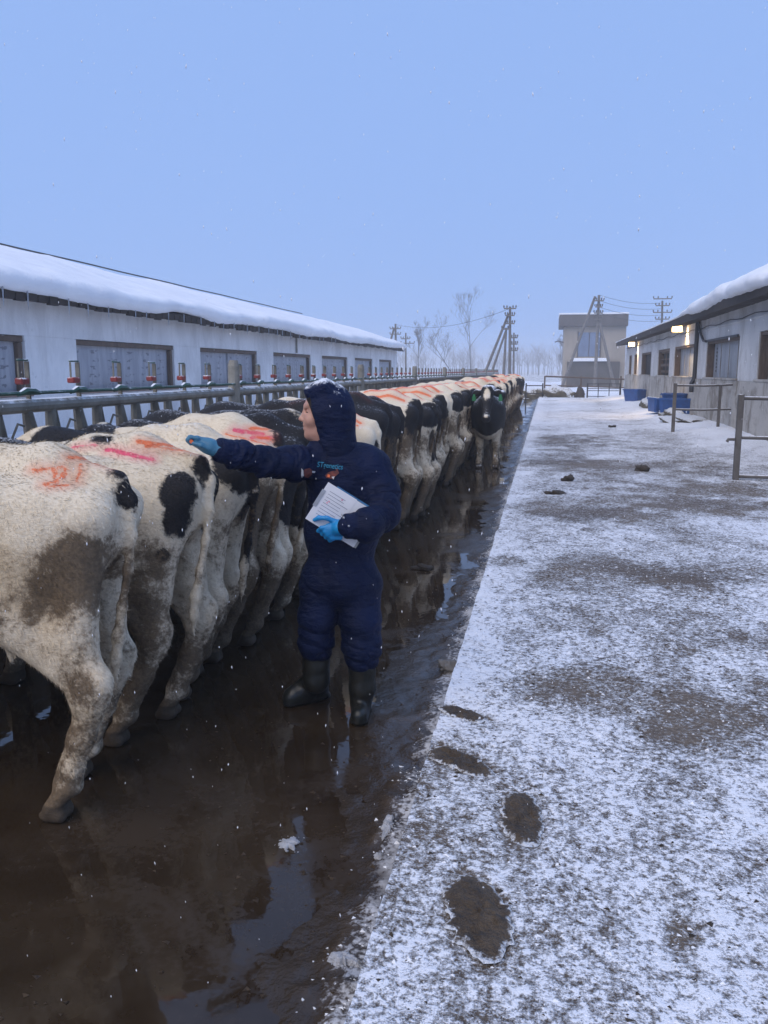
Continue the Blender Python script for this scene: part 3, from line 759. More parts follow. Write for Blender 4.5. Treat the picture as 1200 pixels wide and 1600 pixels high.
lb = thing('barn', 'long low whitewashed barn with thick snow on its roof', 'barn', (LX, 28, 0))
def child(mb, name, mat, parent, smooth=False):
    o = mb.build(name, mat, parent, smooth); p = parent
    off = [0, 0, 0]
    while p is not None: off = [off[i] + p.location[i] for i in range(3)]; p = p.parent
    o.location = (-off[0], -off[1], -off[2]); return o
def rebase(o, parent):
    o.parent = parent; o.location = tuple(-parent.location[i] for i in range(3)); return o
LW = [(9.45, 14.06), (15.78, 20.35), (22.02, 26.69), (28.35, 33.1), (34.83, 39.51), (41.1, 45.4), (47.3, 51.2)]
Y0, Y1, WZ0, WZ1 = 1.0, 53.0, 1.42, 2.42
child(MB().box(LX - 0.3, LX, Y0, Y1, 0, WZ0 - 0.09), 'lower_wall', 'wash', lb)
child(MB().box(LX - 0.3, LX + 0.004, Y0, Y1, WZ1 + 0.002, 3.25), 'upper_wall', 'wash', lb)
e = Y0
for a, b_ in LW + [(Y1, Y1)]:
    child(MB().box(LX - 0.3, LX - 0.003, e, a, WZ0 - 0.088, WZ1), 'pier', 'wash', lb); e = b_
child(MB().box(LX - 12.4, LX - 0.302, Y1 - 0.3, Y1 - 0.01, 0, 3.2).add([(LX - 0.302, Y1 - 0.3, 3.2), (LX - 12.4, Y1 - 0.3, 3.2), (-15.5, Y1 - 0.3, 5.15), (LX - 0.302, Y1 - 0.01, 3.2), (LX - 12.4, Y1 - 0.01, 3.2), (-15.5, Y1 - 0.01, 5.15)], [(0, 2, 1), (3, 4, 5), (0, 3, 5, 2), (1, 2, 5, 4)]), 'gable_wall', 'wash', lb)
for i, (a, b_) in enumerate(LW):
    wdw = child(MB().box(LX - 0.17, LX - 0.15, a, b_, WZ0, WZ1), 'window', 'film', lb)
    child(MB().box(LX - 0.149, LX - 0.03, a + 0.01, b_ + (0.25 if i == 1 else -0.01), WZ1 - 0.11, WZ1 - 0.005, 0.012), 'lintel_board', 'oldwood', wdw)
    child(MB().box(LX - 0.149, LX - 0.05, b_ - 0.13, b_ - 0.01, WZ0, WZ1 - 0.115, 0.01), 'jamb_board', 'oldwood', wdw)
    child(MB().box(LX - 0.149, LX - 0.06, a + 0.01, a + 0.06, WZ0, WZ1 - 0.115, 0.01), 'jamb_board', 'oldwood', wdw)
    child(MB().box(LX - 0.2, LX + 0.06, a - 0.1, b_ + 0.1, WZ0 - 0.085, WZ0 - 0.003, 0.015), 'sill', 'brick', wdw)
    if i in (2,):
        for q in (2,):
            yy = a + (b_ - a) * q / 4
            child(MB().box(LX - 0.148, LX - 0.12, yy - 0.02, yy + 0.02, WZ0, WZ1 - 0.115), 'batten', 'panel', wdw)
ex, ez = LX + 0.42, 3.02
child(MB().add([(LX - 0.3, Y0, 3.16), (ex, Y0, ez), (ex, Y0, ez + 0.13), (-15.5, Y0, 5.13), (-15.5, Y0, 5.05), (LX - 0.3, Y1 + 0.4, 3.16), (ex, Y1 + 0.4, ez), (ex, Y1 + 0.4, ez + 0.13), (-15.5, Y1 + 0.4, 5.13), (-15.5, Y1 + 0.4, 5.05)],
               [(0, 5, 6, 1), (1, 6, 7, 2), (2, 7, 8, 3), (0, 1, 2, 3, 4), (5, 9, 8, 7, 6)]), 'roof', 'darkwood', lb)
child(MB().add([(-15.5, Y0, 5.13), (-15.5, Y0, 5.02), (-22, Y0, 3.1), (-15.5, Y1 + 0.4, 5.13), (-15.5, Y1 + 0.4, 5.02), (-22, Y1 + 0.4, 3.1)], [(0, 3, 5, 2), (1, 2, 5, 4), (0, 2, 1), (3, 4, 5)]), 'rear_roof', 'darkwood', lb)
for k in range(150):                              # uneven ends of the corrugated eave sheets
    y = 4 + k * 0.33
    if y > Y1: break
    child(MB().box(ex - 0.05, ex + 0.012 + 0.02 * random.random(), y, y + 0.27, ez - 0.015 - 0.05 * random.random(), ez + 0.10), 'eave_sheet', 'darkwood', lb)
rebase(strip_snow('roof_snow', [(ex - 0.25, 3.13), (ex + 0.02, 3.10), (ex + 0.14, 3.17), (ex + 0.17, 3.30), (ex + 0.08, 3.43), (ex - 0.2, 3.53), (ex - 1.2, 3.82), (-12, 4.45), (-14.6, 5.08), (-15.6, 5.26), (-16.5, 5.05), (-22, 3.3)], np.linspace(Y0, Y1 + 0.5, 330), 0.22, 81, None), lb)
rc = MB().tube([(-15.4 + 0.03 * sin(y), y, 5.36) for y in np.linspace(Y0, Y1, 50)], 0.026, 6)
child(rc, 'ridge_cable', 'wire', lb)
for k in range(26):
    y = 12.5 + 0.9 * k + 0.5 * random.random(); L = 0.06 + 0.16 * random.random()
    child(MB().tube([(ex + 0.06, y, ez + 0.14), (ex + 0.06, y, ez - L * 0.4), (ex + 0.06, y, ez - L)], [0.016, 0.010, 0.002], 6), 'icicle', 'ice', lb, True)
child(MB().tube([(LX + 0.05, 31.0, 3.0), (LX + 0.05, 31.0, 2.45)], 0.035, 6), 'downpipe_stub', 'galv', lb)

# ------------------------------------------------------------------ right barn
rb = thing('barn', 'grubby plastered barn with boarded windows and lit floodlights under its eave', 'barn', (RX, 35, 0.15))
RW = [(14.4, 21.2, 'panel'), (23.25, 27.85, 'panel'), (29.95, 34.6, 'panel'), (35.95, 39.5, 'slat'), (42.1, 46.3, 'dark'), (48.5, 50.2, 'dark'), (51.6, 53.2, 'panel')]
Y0, Y1, WZ0, WZ1 = 13.0, 55.2, 1.56, 2.69
child(MB().box(RX - 0.05, RX + 0.4, Y0, Y1, 0.0, WZ0 - 0.02), 'plinth', 'plinth', rb)
child(MB().box(RX + 0.001, RX + 0.4, Y0, Y1 - 0.01, WZ1, 3.62), 'upper_wall', 'plaster', rb)
e = Y0 + 0.01
for a, b_, _ in RW + [(Y1 - 0.012, Y1, 0)]:
    child(MB().box(RX - 0.004, RX + 0.4, e, a, WZ0 - 0.018, WZ1 - 0.002), 'pier', 'plaster', rb); e = b_
child(MB().box(RX - 0.03, RX + 0.0, Y0 + 0.2, Y1 - 0.02, 3.02, 3.07, 0.005), 'cornice_line', 'plaster', rb)
child(MB().box(RX + 0.402, RX + 12, Y1 - 0.35, Y1 - 0.02, 0, 3.6), 'gable_wall', 'plaster', rb)
for i, (a, b_, kd) in enumerate(RW):
    wdw = child(MB().box(RX + 0.22, RX + 0.24, a, b_, WZ0, WZ1), 'window', 'dark' if kd != 'panel' else 'panel', rb)
    child(MB().box(RX + 0.02, RX + 0.219, b_ - 0.09, b_ - 0.005, WZ0, WZ1 - 0.005, 0.01), 'jamb_board', 'oldwood', wdw)
    child(MB().box(RX + 0.02, RX + 0.219, a + 0.005, a + 0.07, WZ0, WZ1 - 0.005, 0.01), 'jamb_board', 'oldwood', wdw)
    child(MB().box(RX + 0.03, RX + 0.219, a + 0.075, b_ - 0.095, WZ1 - 0.09, WZ1 - 0.006, 0.01), 'head_board', 'oldwood', wdw)
    child(MB().box(RX - 0.075, RX + 0.21, a - 0.04, b_ + 0.04, WZ0 - 0.015, WZ0 + 0.04, 0.01), 'sill', 'plinth', wdw)
    if kd == 'slat':
        for q in range(4):
            z = WZ0 + 0.15 + q * 0.27
            child(MB().box(RX + 0.12, RX + 0.16, a + 0.07, b_ - 0.09, z, z + (0.1 if q != 2 else 0.05)), 'slat', 'oldwood', wdw)
        child(MB().box(RX + 0.10, RX + 0.119, (a + b_) / 2 - 0.05, (a + b_) / 2 + 0.05, WZ0, WZ1 - 0.1), 'mullion', 'oldwood', wdw)
    if kd == 'panel' and i in (1, 2):
        for q in range(1, 4):
            yy = a + (b_ - a) * q / 4
            child(MB().box(RX + 0.205, RX + 0.219, yy - 0.015, yy + 0.015, WZ0 + 0.05, WZ1 - 0.1), 'panel_joint', 'plinth', wdw)
    if i == 1:
        for q in range(7):
            z = WZ0 + 0.2 + q * 0.11
            child(MB().box(RX + 0.198, RX + 0.204, b_ - 0.62 - 0.03 * (q % 2), b_ - 0.52, z, z + 0.06), 'painted_mark', 'wire', wdw)
ex = 4.22
child(MB().add([(RX + 0.42, Y0, 3.56), (ex, Y0, 3.32), (ex, Y0, 3.44), (RX + 7, Y0, 5.6), (RX + 0.42, Y1 + 0.4, 3.56), (ex, Y1 + 0.4, 3.32), (ex, Y1 + 0.4, 3.44), (RX + 7, Y1 + 0.4, 5.6)],
               [(0, 1, 5, 4), (1, 2, 6, 5), (2, 3, 7, 6), (0, 3, 2, 1), (4, 5, 6, 7), (0, 4, 7, 3)]), 'roof', 'darkwood', rb)
for k in range(180):
    y = Y0 + 0.05 + k * 0.24
    if y > Y1: break
    zz = 0.012 * random.random()
    child(MB().add([(RX - 0.002, y, 3.37 - zz), (ex + 0.02, y, 3.303 - zz), (ex + 0.02, y + 0.215, 3.303 - zz), (RX - 0.002, y + 0.215, 3.37 - zz),
                    (RX - 0.002, y, 3.39 - zz), (ex + 0.02, y, 3.318 - zz), (ex + 0.02, y + 0.215, 3.318 - zz), (RX - 0.002, y + 0.215, 3.39 - zz)],
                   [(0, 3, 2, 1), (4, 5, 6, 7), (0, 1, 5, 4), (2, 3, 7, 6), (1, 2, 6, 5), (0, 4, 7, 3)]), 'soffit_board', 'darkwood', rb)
def taper_r(X, Y, Z, U):
    k = 0.16 + 0.84 * sstep(30.5, 26.5, Y) * (0.86 + 0.5 * fbm(Y * 0.5, Y * 0, 92))
    base = 3.53 + np.clip((X - ex) * 0.31, 0, 9)
    hang = sstep(30.5, 27, Y)
    return np.where(X < ex, ex + (X - ex) * (0.3 + 0.7 * hang), X), base + (Z - base) * k
rebase(strip_snow('roof_snow', [(ex + 0.2, 3.46), (ex - 0.02, 3.45), (ex - 0.12, 3.46), (ex - 0.20, 3.58), (ex - 0.15, 3.74), (ex + 0.05, 3.88), (ex + 0.4, 4.02), (ex + 1.2, 4.28), (ex + 3.2, 4.85), (RX + 6.8, 5.8), (RX + 7, 5.5)], np.linspace(Y0, Y1 + 0.45, 280), 0.26, 95, None, taper_r), rb)
child(MB().box(ex - 0.03, ex - 0.002, Y0, Y1 + 0.4, 3.29, 3.55, 0.004), 'fascia_board', 'darkwood', rb)
child(MB().tube([(RX - 0.06, 29.4, 3.36), (RX - 0.06, 29.4, 1.55), (RX - 0.14, 29.4, 1.4), (RX - 0.14, 29.4, 1.1)], 0.07, 8), 'downpipe', 'wire', rb)
child(MB().tube([(RX - 0.06, 29.3, 3.3), (RX - 0.06, 28.7, 2.95), (RX - 0.06, 28.2, 2.72), (RX - 0.05, 27.7, 2.68)], 0.04, 6), 'loose_cable', 'wire', rb)
child(MB().box(RX - 0.05, RX - 0.006, 23.4, 27.8, 2.66, 2.72), 'cable_trunking', 'wire', rb)
child(MB().tube([(RX - 0.03, y, 3.12 + 0.03 * sin(y * 2.1)) for y in np.linspace(14, 55, 60)], 0.012, 5), 'wall_cable', 'wire', rb)
# spilled manure and straw against the plinth
for (yy, xx, r, sd, lab) in ((30.5, 4.35, (0.45, 1.0, 0.25), 201, 'dirty straw pile against the barn plinth behind the stacked blue tubs'), (37.5, 4.4, (0.4, 1.6, 0.3), 202, 'frosted manure heap along the plinth between the two groups of blue tubs'), (27.2, 4.2, (0.6, 1.4, 0.16), 203, 'trampled wet straw inside the hanging gate by the barn')):
    o = MB().add(*lump(sd, r, 34, 22, 0.7)).build('straw_pile', 'straw', smooth=True, loc=(xx, yy, 0.3)); tag(o, lab, 'straw pile')

# floodlights: a lit glass in a small housing on a bracket, with its own lamp
def flood(x, y, z, label, sc=1.0, power=40, yawd=0.0):
    t = thing('floodlight', label, 'lamp', (x, y, z), yawd)
    MB().box(-0.16 * sc, 0.16 * sc, 0.0, 0.10 * sc, -0.11 * sc, 0.11 * sc, 0.015).build('housing', 'lampbody', t)
    MB().box(-0.14 * sc, 0.14 * sc, -0.016, -0.002, -0.095 * sc, 0.095 * sc, 0.004).build('glass', 'lampglow', t)
    MB().tube([(0.1, 0.05, 0.1 * sc), (0.25, 0.08, 0.18), (RX - x, 0.1, 0.2)], 0.018, 6).build('bracket', 'lampbody', t)
    ld = bpy.data.lights.new('lamp_beam', 'AREA'); ld.energy = power; ld.size = 0.25 * sc; ld.color = (1.0, 0.70, 0.36)
    lo = bpy.data.objects.new('lamp_beam', ld); COL.objects.link(lo); lo.parent = t; lo.location = (0, -0.05, 0); lo.rotation_euler = (radians(60), 0, 0)
    t.rotation_euler = (radians(-8), 0, yawd); return t
p = on_x(1058, 513, 4.42); flood(p[0], p[1], p[2], 'bright lit floodlight under the eave beside the downpipe', 1.25, 120, 0.25)
p = on_x(1046, 508, 4.5); flood(p[0], p[1], p[2] + 0.02, 'dimmer lit floodlight just past the bright one under the eave', 0.8, 60, 0.1)
p = on_x(987, 538, 4.45); flood(p[0], p[1], p[2], 'small lit floodlight near the far corner of the plastered barn', 1.1, 90, 0.1)

# ================================================================== FEED FENCE (self-locking head gates)
SP = 0.727                                      # headlock spacing
BAY = 7.6                                       # post to post
PY0 = on_x(363, 590, FX)[1]                     # the post that shows beside the person's head
LK = {}                                         # shared meshes
def shared(key, mb, mat):
    if key not in LK:
        me = bpy.data.meshes.new(key); me.from_pydata(mb.v, [], mb.f); me.validate(); me.materials.append(MT[mat]); LK[key] = me
    return LK[key]
def fence_bay(y0, n, label):
    t = thing('headlock_fence', label, 'fence', (FX, y0, 0), 0, 'bays of the headlock feed fence')
    def part(key, mb, mat, y=0.0, x=0.0, parent=None, name=None):
        o = put(name or key, shared(key, mb, mat), None, parent or t); o.location = (x, y, 0); return o
    part('post', MB().tube([(0.02, 0, 0.0), (0.02, 0, 1.86), (0.02, 0, 1.93)], [0.075, 0.075, 0.055], 12), 'galv')
    part('top_rail', MB().tube([(0, -0.0, 1.53), (0, BAY, 1.53)], 0.055, 12), 'galv')
    part('bottom_rail', MB().tube([(0, 0, 1.03), (0, BAY, 1.03)], 0.045, 10), 'barmetal')
    part('lock_rod', MB().tube([(0.05, 0.0, 1.63), (0.05, BAY, 1.63)], 0.016, 6), 'green')
    for k in range(n):
        y = 0.25 + k * SP
        a = part('latch_plates', MB().box(-0.02, 0.02, 0.046, 0.062, 1.42, 1.87, 0.003).box(-0.008, 0.008, -0.062, -0.054, 1.70, 1.87, 0.002), 'barmetal', y)
        part('latch_bridge', MB().box(-0.010, 0.010, -0.068, 0.068, 1.872, 1.888, 0.004), 'green', 0, 0, a)
        part('lock_block', MB().box(-0.035, 0.035, -0.07, 0.033, 1.695, 1.745, 0.01), 'red', 0, 0, a)
        part('latch_cam', MB().tube([(0.05, -0.16, 1.62), (0.05, -0.06, 1.645), (0.05, 0.05, 1.64), (0.05, 0.13, 1.625)], [0.014, 0.03, 0.028, 0.014], 7), 'green', 0, 0, a)
        part('neck_bar', MB().tube([(0, 0.02, 1.49), (0.0, 0.06, 1.30), (0, 0.11, 1.15), (0, 0.05, 1.03)], [0.04, 0.060, 0.046, 0.035], 8), 'barmetal', y)
        part('fixed_bar', MB().tube([(0, 0.0, 1.53), (0, -0.02, 1.03)], 0.045, 8), 'barmetal', y + 0.34)
        part('brace_bar', MB().tube([(-0.03, 0.02, 1.49), (-0.03, 0.10, 1.2), (-0.03, 0.16, 1.1), (-0.03, 0.18, 1.03)], 0.038, 8), 'barmetal', y + 0.39)
        part('chain', MB().tube([(0.02, -0.06, 1.38), (0.02, -0.14, 1.40), (0.02, -0.22, 1.30), (0.02, -0.25, 1.2)], 0.01, 5), 'barmetal', y)
    return t
FL = ['headlock feed fence bay in front of the first barn windows, beside the nearest cows', 'headlock feed fence bay whose round post stands left of the hooded person']
for k in range(-1, 8):
    y0 = PY0 + k * BAY
    lab = FL[k + 1] if k < 1 else ('headlock feed fence bay whose round post stands right behind the hood of the person' if k == 1 else ['second', 'third', 'fourth', 'fifth', 'sixth', 'seventh'][k - 2] + ' headlock fence bay past the hooded person, counted along the row of cows')
    fence_bay(y0, 10, lab)

# ================================================================== PIPE GATES BY THE RIGHT BARN
def pipe_gate(x0, y, x1, z0, z1, nrail, uprights, label, lean=0.0):
    t = thing('pipe_gate', label, 'gate', (x0, y, 0.15))
    MB().box(-0.042, 0.042, -0.042, 0.042, -0.15, z1 + 0.06, 0.008).build('gate_post', 'rust', t)
    for i in range(nrail):
        z = z0 + (z1 - z0) * i / (nrail - 1)
        MB().tube([(0.04, 0, z), ((x1 - x0) * 0.5, 0, z - 0.012), (x1 - x0, 0, z + lean)], 0.028, 8).build('rail', 'rust', t)
    for u in uprights:
        MB().box(u - 0.035, u + 0.035, -0.03, 0.045, z0 - 0.06, z1 + 0.02, 0.006).build('upright', 'rust', t)
    return t
p = on_z(1149, 750, 0.15); q = on_z(1051, 678, 0.15)
g1 = pipe_gate(p[0], p[1], p[0] + 1.9, 0.06, 1.24, 3, [0.52, 1.9], 'steel pipe gate with heavy square post, standing in front of the other gate', 0.02)
MB().tube([(-0.05, 0, 0.62), (-0.14, 0, 0.62), (-0.16, 0, 0.58)], 0.025, 6).build('latch', 'rust', g1)
q_ = pipe_gate(q[0], q[1], RX - 0.08, 0.02, 1.27, 3, [1.12], 'pipe gate between slim post and barn wall, blue tubs just behind it', 0.02)

# ================================================================== BLUE TUBS
def tub(x, y, z, rz, sc, label, tilt=0.0):
    t = thing('feed_tub', label, 'tub', (x, y, z), rz, 'blue plastic tubs by the barn')
    def rr(w_, d_, zz): return [(sx * w_, sy * d_, zz) for sx, sy in ((-1, -0.8), (-0.85, -1), (0.85, -1), (1, -0.8), (1, 0.8), (0.85, 1), (-0.85, 1), (-1, 0.8))]
    w0, d0 = 0.30 * sc, 0.42 * sc; h = 0.42 * sc
    V = rr(w0 * 0.8, d0 * 0.85, 0) + rr(w0, d0, h) + rr(w0 * 0.93, d0 * 0.95, h) + rr(w0 * 0.74, d0 * 0.8, 0.03)
    F = [tuple(reversed(range(8)))]
    for L in range(3):
        for k in range(8): F.append((L * 8 + k, L * 8 + (k + 1) % 8, (L + 1) * 8 + (k + 1) % 8, (L + 1) * 8 + k))
    F.append(tuple(24 + k for k in range(8)))
    MB().add(V, F).build('shell', 'tub', t)
    V = rr(w0 * 1.06, d0 * 1.05, h - 0.05) + rr(w0 * 1.06, d0 * 1.05, h + 0.012) + rr(w0 * 0.99, d0 * 0.99, h + 0.012) + rr(w0 * 1.005, d0 * 1.005, h - 0.05)
    F = []
    for L in range(4):
        for k in range(8): F.append((L * 8 + k, L * 8 + (k + 1) % 8, ((L + 1) % 4) * 8 + (k + 1) % 8, ((L + 1) % 4) * 8 + k))
    MB().add(V, F).build('rim', 'tub', t)
    for s in (-1, 1): MB().tube([(-0.1, s * d0 * 1.07, h - 0.02), (-0.08, s * d0 * 1.16, h - 0.05), (0.08, s * d0 * 1.16, h - 0.05), (0.1, s * d0 * 1.07, h - 0.02)], 0.016, 6).build('handle', 'tub', t)
    t.rotation_euler = (0, tilt, rz); return t
c = on_y(1000, 627, 43.5); tub(4.35, 43.5, 0.28, 0.5, 1.45, 'blue tub standing alone in snow near the far barn corner')
tub(3.95, 31.6, 0.33, 0.2, 1.15, 'blue tub leaning on the hanging gate beside the low tubs', 0.1)
tub(4.35, 30.4, 0.30, 1.45, 1.35, 'wide low blue tub in front of the barn plinth, under another tub')
tub(4.4, 31.0, 0.60, 1.3, 1.0, 'small blue tub set on top of the wide low one')

# ================================================================== FAR END OF THE YARD
def pt(px, py, Y_): return on_y(px, py, Y_)
t = thing('pole_fence', 'long snow-topped pole rail fence across the far end of the yard', 'fence', (0, 58, 0))
a, b_ = pt(852, 588, 58), pt(982, 593, 58)
MB().tube([(a[0], 0, a[2]), (b_[0], 0, b_[2])], 0.06, 6).build('rail', 'oldwood', t)
a2, b2 = pt(852, 602, 58), pt(982, 606, 58)
MB().tube([(a2[0], 0, a2[2]), (b2[0], 0, b2[2])], 0.045, 6).build('rail', 'oldwood', t)
for px in (851, 908, 970): xx = pt(px, 600, 58)[0]; MB().tube([(xx, 0.06, -0.06), (xx, 0.06, 1.45)], 0.06, 6).build('post', 'oldwood', t)
t = thing('yard_gate', 'low barred metal gate before the pole fence at the yard end', 'gate', (0, 55.2, 0))
xs_ = [pt(px, 605, 55.2)[0] for px in (918, 935, 952, 969)]
for x in xs_: MB().tube([(x, 0, 0.1), (x, 0, 1.02)], 0.03 if x not in (xs_[0], xs_[-1]) else 0.05, 6).build('bar', 'wire', t)
for z in (0.2, 0.55, 0.68, 0.98): MB().tube([(xs_[0], 0.05, z), (xs_[-1], 0.05, z)], 0.025, 6).build('rail', 'wire', t)
t = thing('lane_gate', 'low two-rail gate closing the lane behind the last cows', 'gate', (0, 55.6, 0))
x0_, x1_ = pt(822, 605, 55.6)[0], pt(848, 605, 55.6)[0]
for z in (0.35, 0.85): MB().tube([(x0_, 0, z), (x1_, 0, z)], 0.035, 6).build('rail', 'wire', t)
for x in (x0_, x1_): MB().tube([(x, 0.06, -0.06), (x, 0.06, 1.0)], 0.05, 6).build('post', 'wire', t)
for (px, Y_, r, sd, lab, mt) in ((868, 56.3, (1.0, 0.8, 0.5), 301, 'straggly straw and weed heap half covered by snow at the lane end', 'straw'), (845, 57.5, (0.8, 0.6, 0.5), 302, 'low brown manure heap with snow behind the lane gate', 'straw'), (903, 57, (0.3, 0.3, 0.45), 303, 'small rusty-brown bush stump before the pole fence', 'clod')):
    c = pt(px, 605, Y_); o = MB().add(*lump(sd, r, 40, 26, 1.3)).build('heap', mt, smooth=True, loc=(c[0], Y_, 0.1)); tag(o, lab, 'heap')
ys = np.linspace(55, 120, 60); xs = np.linspace(-8, 14, 50)
X, Y = np.meshgrid(xs, ys, indexing='ij')
Z = -0.05 + sstep(56, 62, Y) * (0.35 + 0.5 * fbm(X * 0.3, Y * 0.12, 77)) + 0.06 * fbm(X * 2, Y * 1, 78)
put('snow_bank', grid_mesh('snow_bank', X, Y, Z), 'snow')['kind'] = 'structure'

# substation tower
t = thing('substation', 'pale brick substation tower with dark flat roof slab at the yard end', 'building', (3.95, 80, 0))
MB().box(-2.55, 2.9, 0, 5.5, 0, 5.72).build('wall', 'subst', t)
MB().box(-3.0, 3.0, -0.5, 6, 5.722, 6.75, 0.03).build('roof_slab', 'slab', t)
MB().box(-3.05, 3.05, -0.55, 6.05, 6.752, 6.9, 0.04).build('roof_snow', 'snow', t)
wdw = MB().box(-1.25, 0.65, -0.03, 0.05, 3.05, 5.2, 0.01).build('window', 'glassblock', t)
MB().box(-1.35, -1.26, -0.06, 0.04, 2.95, 5.3).build('frame', 'slab', wdw); MB().box(0.66, 0.75, -0.06, 0.04, 2.95, 5.3).build('frame', 'slab', wdw)
MB().box(-0.33, -0.27, -0.055, -0.035, 3.05, 5.2).build('mullion', 'slab', wdw)
MB().box(-1.9, 1.3, -0.5, -0.002, 2.62, 2.92, 0.03).build('snowy_ledge', 'snow', t)
MB().box(-2.2, 2.45, -0.25, -0.003, 0, 2.6, 0.02).build('lower_annex', 'substd', t)
for s in (-1, 1): MB().tube([(s * 2.6 + 0.15, 0.2, 4.3), (s * 3.2 + 0.15, -0.1, 4.45), (s * 3.45 + 0.1, -0.1, 4.35)], 0.06, 6).build('insulator_arm', 'slab', t)

# power poles (footing to top from where they show), with cross-arms and insulators
def pole(name, label, base, top, braces=(), arms=(), r=0.13):
    t = thing(name, label, 'pole', (base[0], base[1], 0), 0, 'power poles')
    B = np.array([base[0], base[1], 0.0])
    MB().tube([(0, 0, -0.1), tuple(np.array(top) - B)], [r, r * 0.7], 8).build('shaft', 'pole', t)
    for (a, b_) in braces: MB().tube([tuple(np.array(a) - B), tuple(np.array(b_) - B)], [r * 0.9, r * 0.7], 8).build('brace', 'pole', t)
    for (z, L) in arms:
        f_ = (z + 0.1) / (top[2] + 0.1); c = np.array([(top[0] - base[0]) * f_, (top[1] - base[1]) * f_, z])
        MB().box(c[0] - L, c[0] + L, c[1] - 0.25, c[1] - 0.15, z - 0.05, z + 0.05).build('cross_arm', 'pole', t)
        for s in (-1, -0.5, 0.5, 1):
            MB().tube([(c[0] + s * L, c[1] - 0.2, z + 0.05), (c[0] + s * L, c[1] - 0.2, z + 0.14), (c[0] + s * L, c[1] - 0.2, z + 0.24)], [0.03, 0.07, 0.04], 6).build('insulator', 'slab', t)
    return t
def at(px, py, Y_): return tuple(on_y(px, py, Y_))
def foot(px, py, Y_): q = on_y(px, py, Y_); return (q[0], q[1], 0.0)
pole('power_pole', 'tall concrete pole with two braces standing left of the substation lane', foot(797, 585, 66), at(797, 479, 66), [(foot(745, 580, 66.5), at(795, 490, 66)), ], [(6.4, 0.45), (5.9, 0.35), (5.3, 0.35)])
pole('power_pole', 'braced pole in front of the tall concrete one, top below it', foot(786, 585, 64), at(791, 512, 64), [(foot(757, 580, 64), at(790, 518, 64))], [(4.8, 0.3)], 0.11)
pole('power_pole', 'short thin pole with stacked insulators just right of the tall braced one', foot(803, 585, 70), at(803, 520, 70), [], [(4.4, 0.3), (3.9, 0.3), (3.4, 0.3)], 0.09)
pole('power_pole', 'A-frame pole with spread legs before the substation', foot(930, 588, 74), at(936, 461, 74), [(foot(876, 590, 74.5), at(930, 463, 74)), (foot(963, 590, 73.5), at(936, 500, 74))], [(7.5, 0.4), (7.0, 0.3), (6.5, 0.35), (6.0, 0.3)], 0.15)
pole('power_pole', 'distant pole with four cross-arms rising over the plastered barn', foot(1033, 588, 82), at(1035, 470, 82), [], [(8.2, 0.8), (7.6, 0.6), (7.0, 0.8), (6.4, 0.6)], 0.13)
pole('power_pole', 'braced pole looming over the far end of the whitewashed barn', foot(619, 585, 95), at(618, 506, 95), [(foot(590, 585, 95), at(616, 512, 95))], [(6.4, 0.6), (5.8, 0.6)], 0.16)
pole('power_pole', 'small pole with switch gear beyond the end of the whitewashed barn', foot(634, 585, 95), at(634, 520, 95), [], [(4.8, 1.0), (5.3, 0.5)], 0.12)
def wire(a, b_, sag, label):
    P = [np.array(a) + (np.array(b_) - np.array(a)) * s - np.array([0, 0, sag * 4 * s * (1 - s)]) for s in np.linspace(0, 1, 14)]
    o = MB().tube(P, 0.014, 4, False).build('power_line', 'wire'); tag(o, label, 'cable', 'overhead power lines')
for k, (z1_, z2_) in enumerate(((461, 473), (470, 482), (480, 492), (489, 501))):
    wire(at(937, z1_, 73.8), at(1035, z2_, 81.8), 0.3, ['topmost', 'second', 'third', 'lowest'][k] + ' wire strung from the A-frame pole to the pole over the barn')
wire(at(797, 482, 65.8), at(618, 507, 94.8), 0.8, 'slack wire from the tall braced pole to the pole over the whitewashed barn')

# ------------------------------------------------------------------ bare trees
def branch_tree(base, H, seed, lean=(0, 0), depth=4, r0=0.13, spread=0.55, nseg=4, kids=(4, 7), sides=4):
    rg = np.random.default_rng(seed); tr = MB(); tw = MB()
    def grow(p, d, L, r, dep):
        pts = [p]; rr = [r]; q = np.array(p, float); dd = np.array(d, float)
        for i in range(nseg):
            dd = dd + rg.normal(0, 0.09, 3) + np.array([0, 0, 0.05 if dep else 0.02]); dd /= np.linalg.norm(dd)
            q = q + dd * L / nseg; pts.append(q.copy()); rr.append(max(0.007, r * (1 - 0.8 * (i + 1) / nseg)))
        (tr if dep == 0 else tw).tube(pts, rr, 6 if dep == 0 else (sides if dep == 1 else 3), False)
        if dep >= depth: return
        n = rg.integers(*kids) + (3 if dep == 0 else 0)
        for k in range(n):
            t_ = rg.uniform(0.3 if dep == 0 else 0.2, 0.98); i = min(int(t_ * nseg), nseg - 1)
            o = pts[i] + (pts[i + 1] - pts[i]) * (t_ * nseg - i)
            a = rg.uniform(0, 2 * pi); side = np.array([cos(a), sin(a), rg.uniform(0.2, 0.9)]); nd = dd * (1 - spread) + side * spread; nd /= np.linalg.norm(nd)
            grow(o, nd, L * rg.uniform(0.38, 0.62) * (1.1 - 0.4 * t_), r * (1 - 0.7 * t_) * 0.6 + 0.004, dep + 1)
    d = np.array([lean[0], lean[1], 1.0]); grow(np.zeros(3), d / np.linalg.norm(d), H, r0, 0)
    return tr, tw
def bare_tree(px, Y_, H, seed, label, **kw):
    x = on_y(px, 580, Y_)[0]
    t = thing('bare_tree', label, 'tree', (x, Y_, 0), 0, 'bare trees behind the fence end')
    tr, tw = branch_tree((0, 0, 0), H, seed, **kw); tr.build('trunk', 'bark', t, True); tw.build('crown', 'bark', t, True); return t
bare_tree(737, 150, 12.5, 5, 'tall bare birch with an upright slim crown, between pole and barn', r0=0.11, spread=0.5)
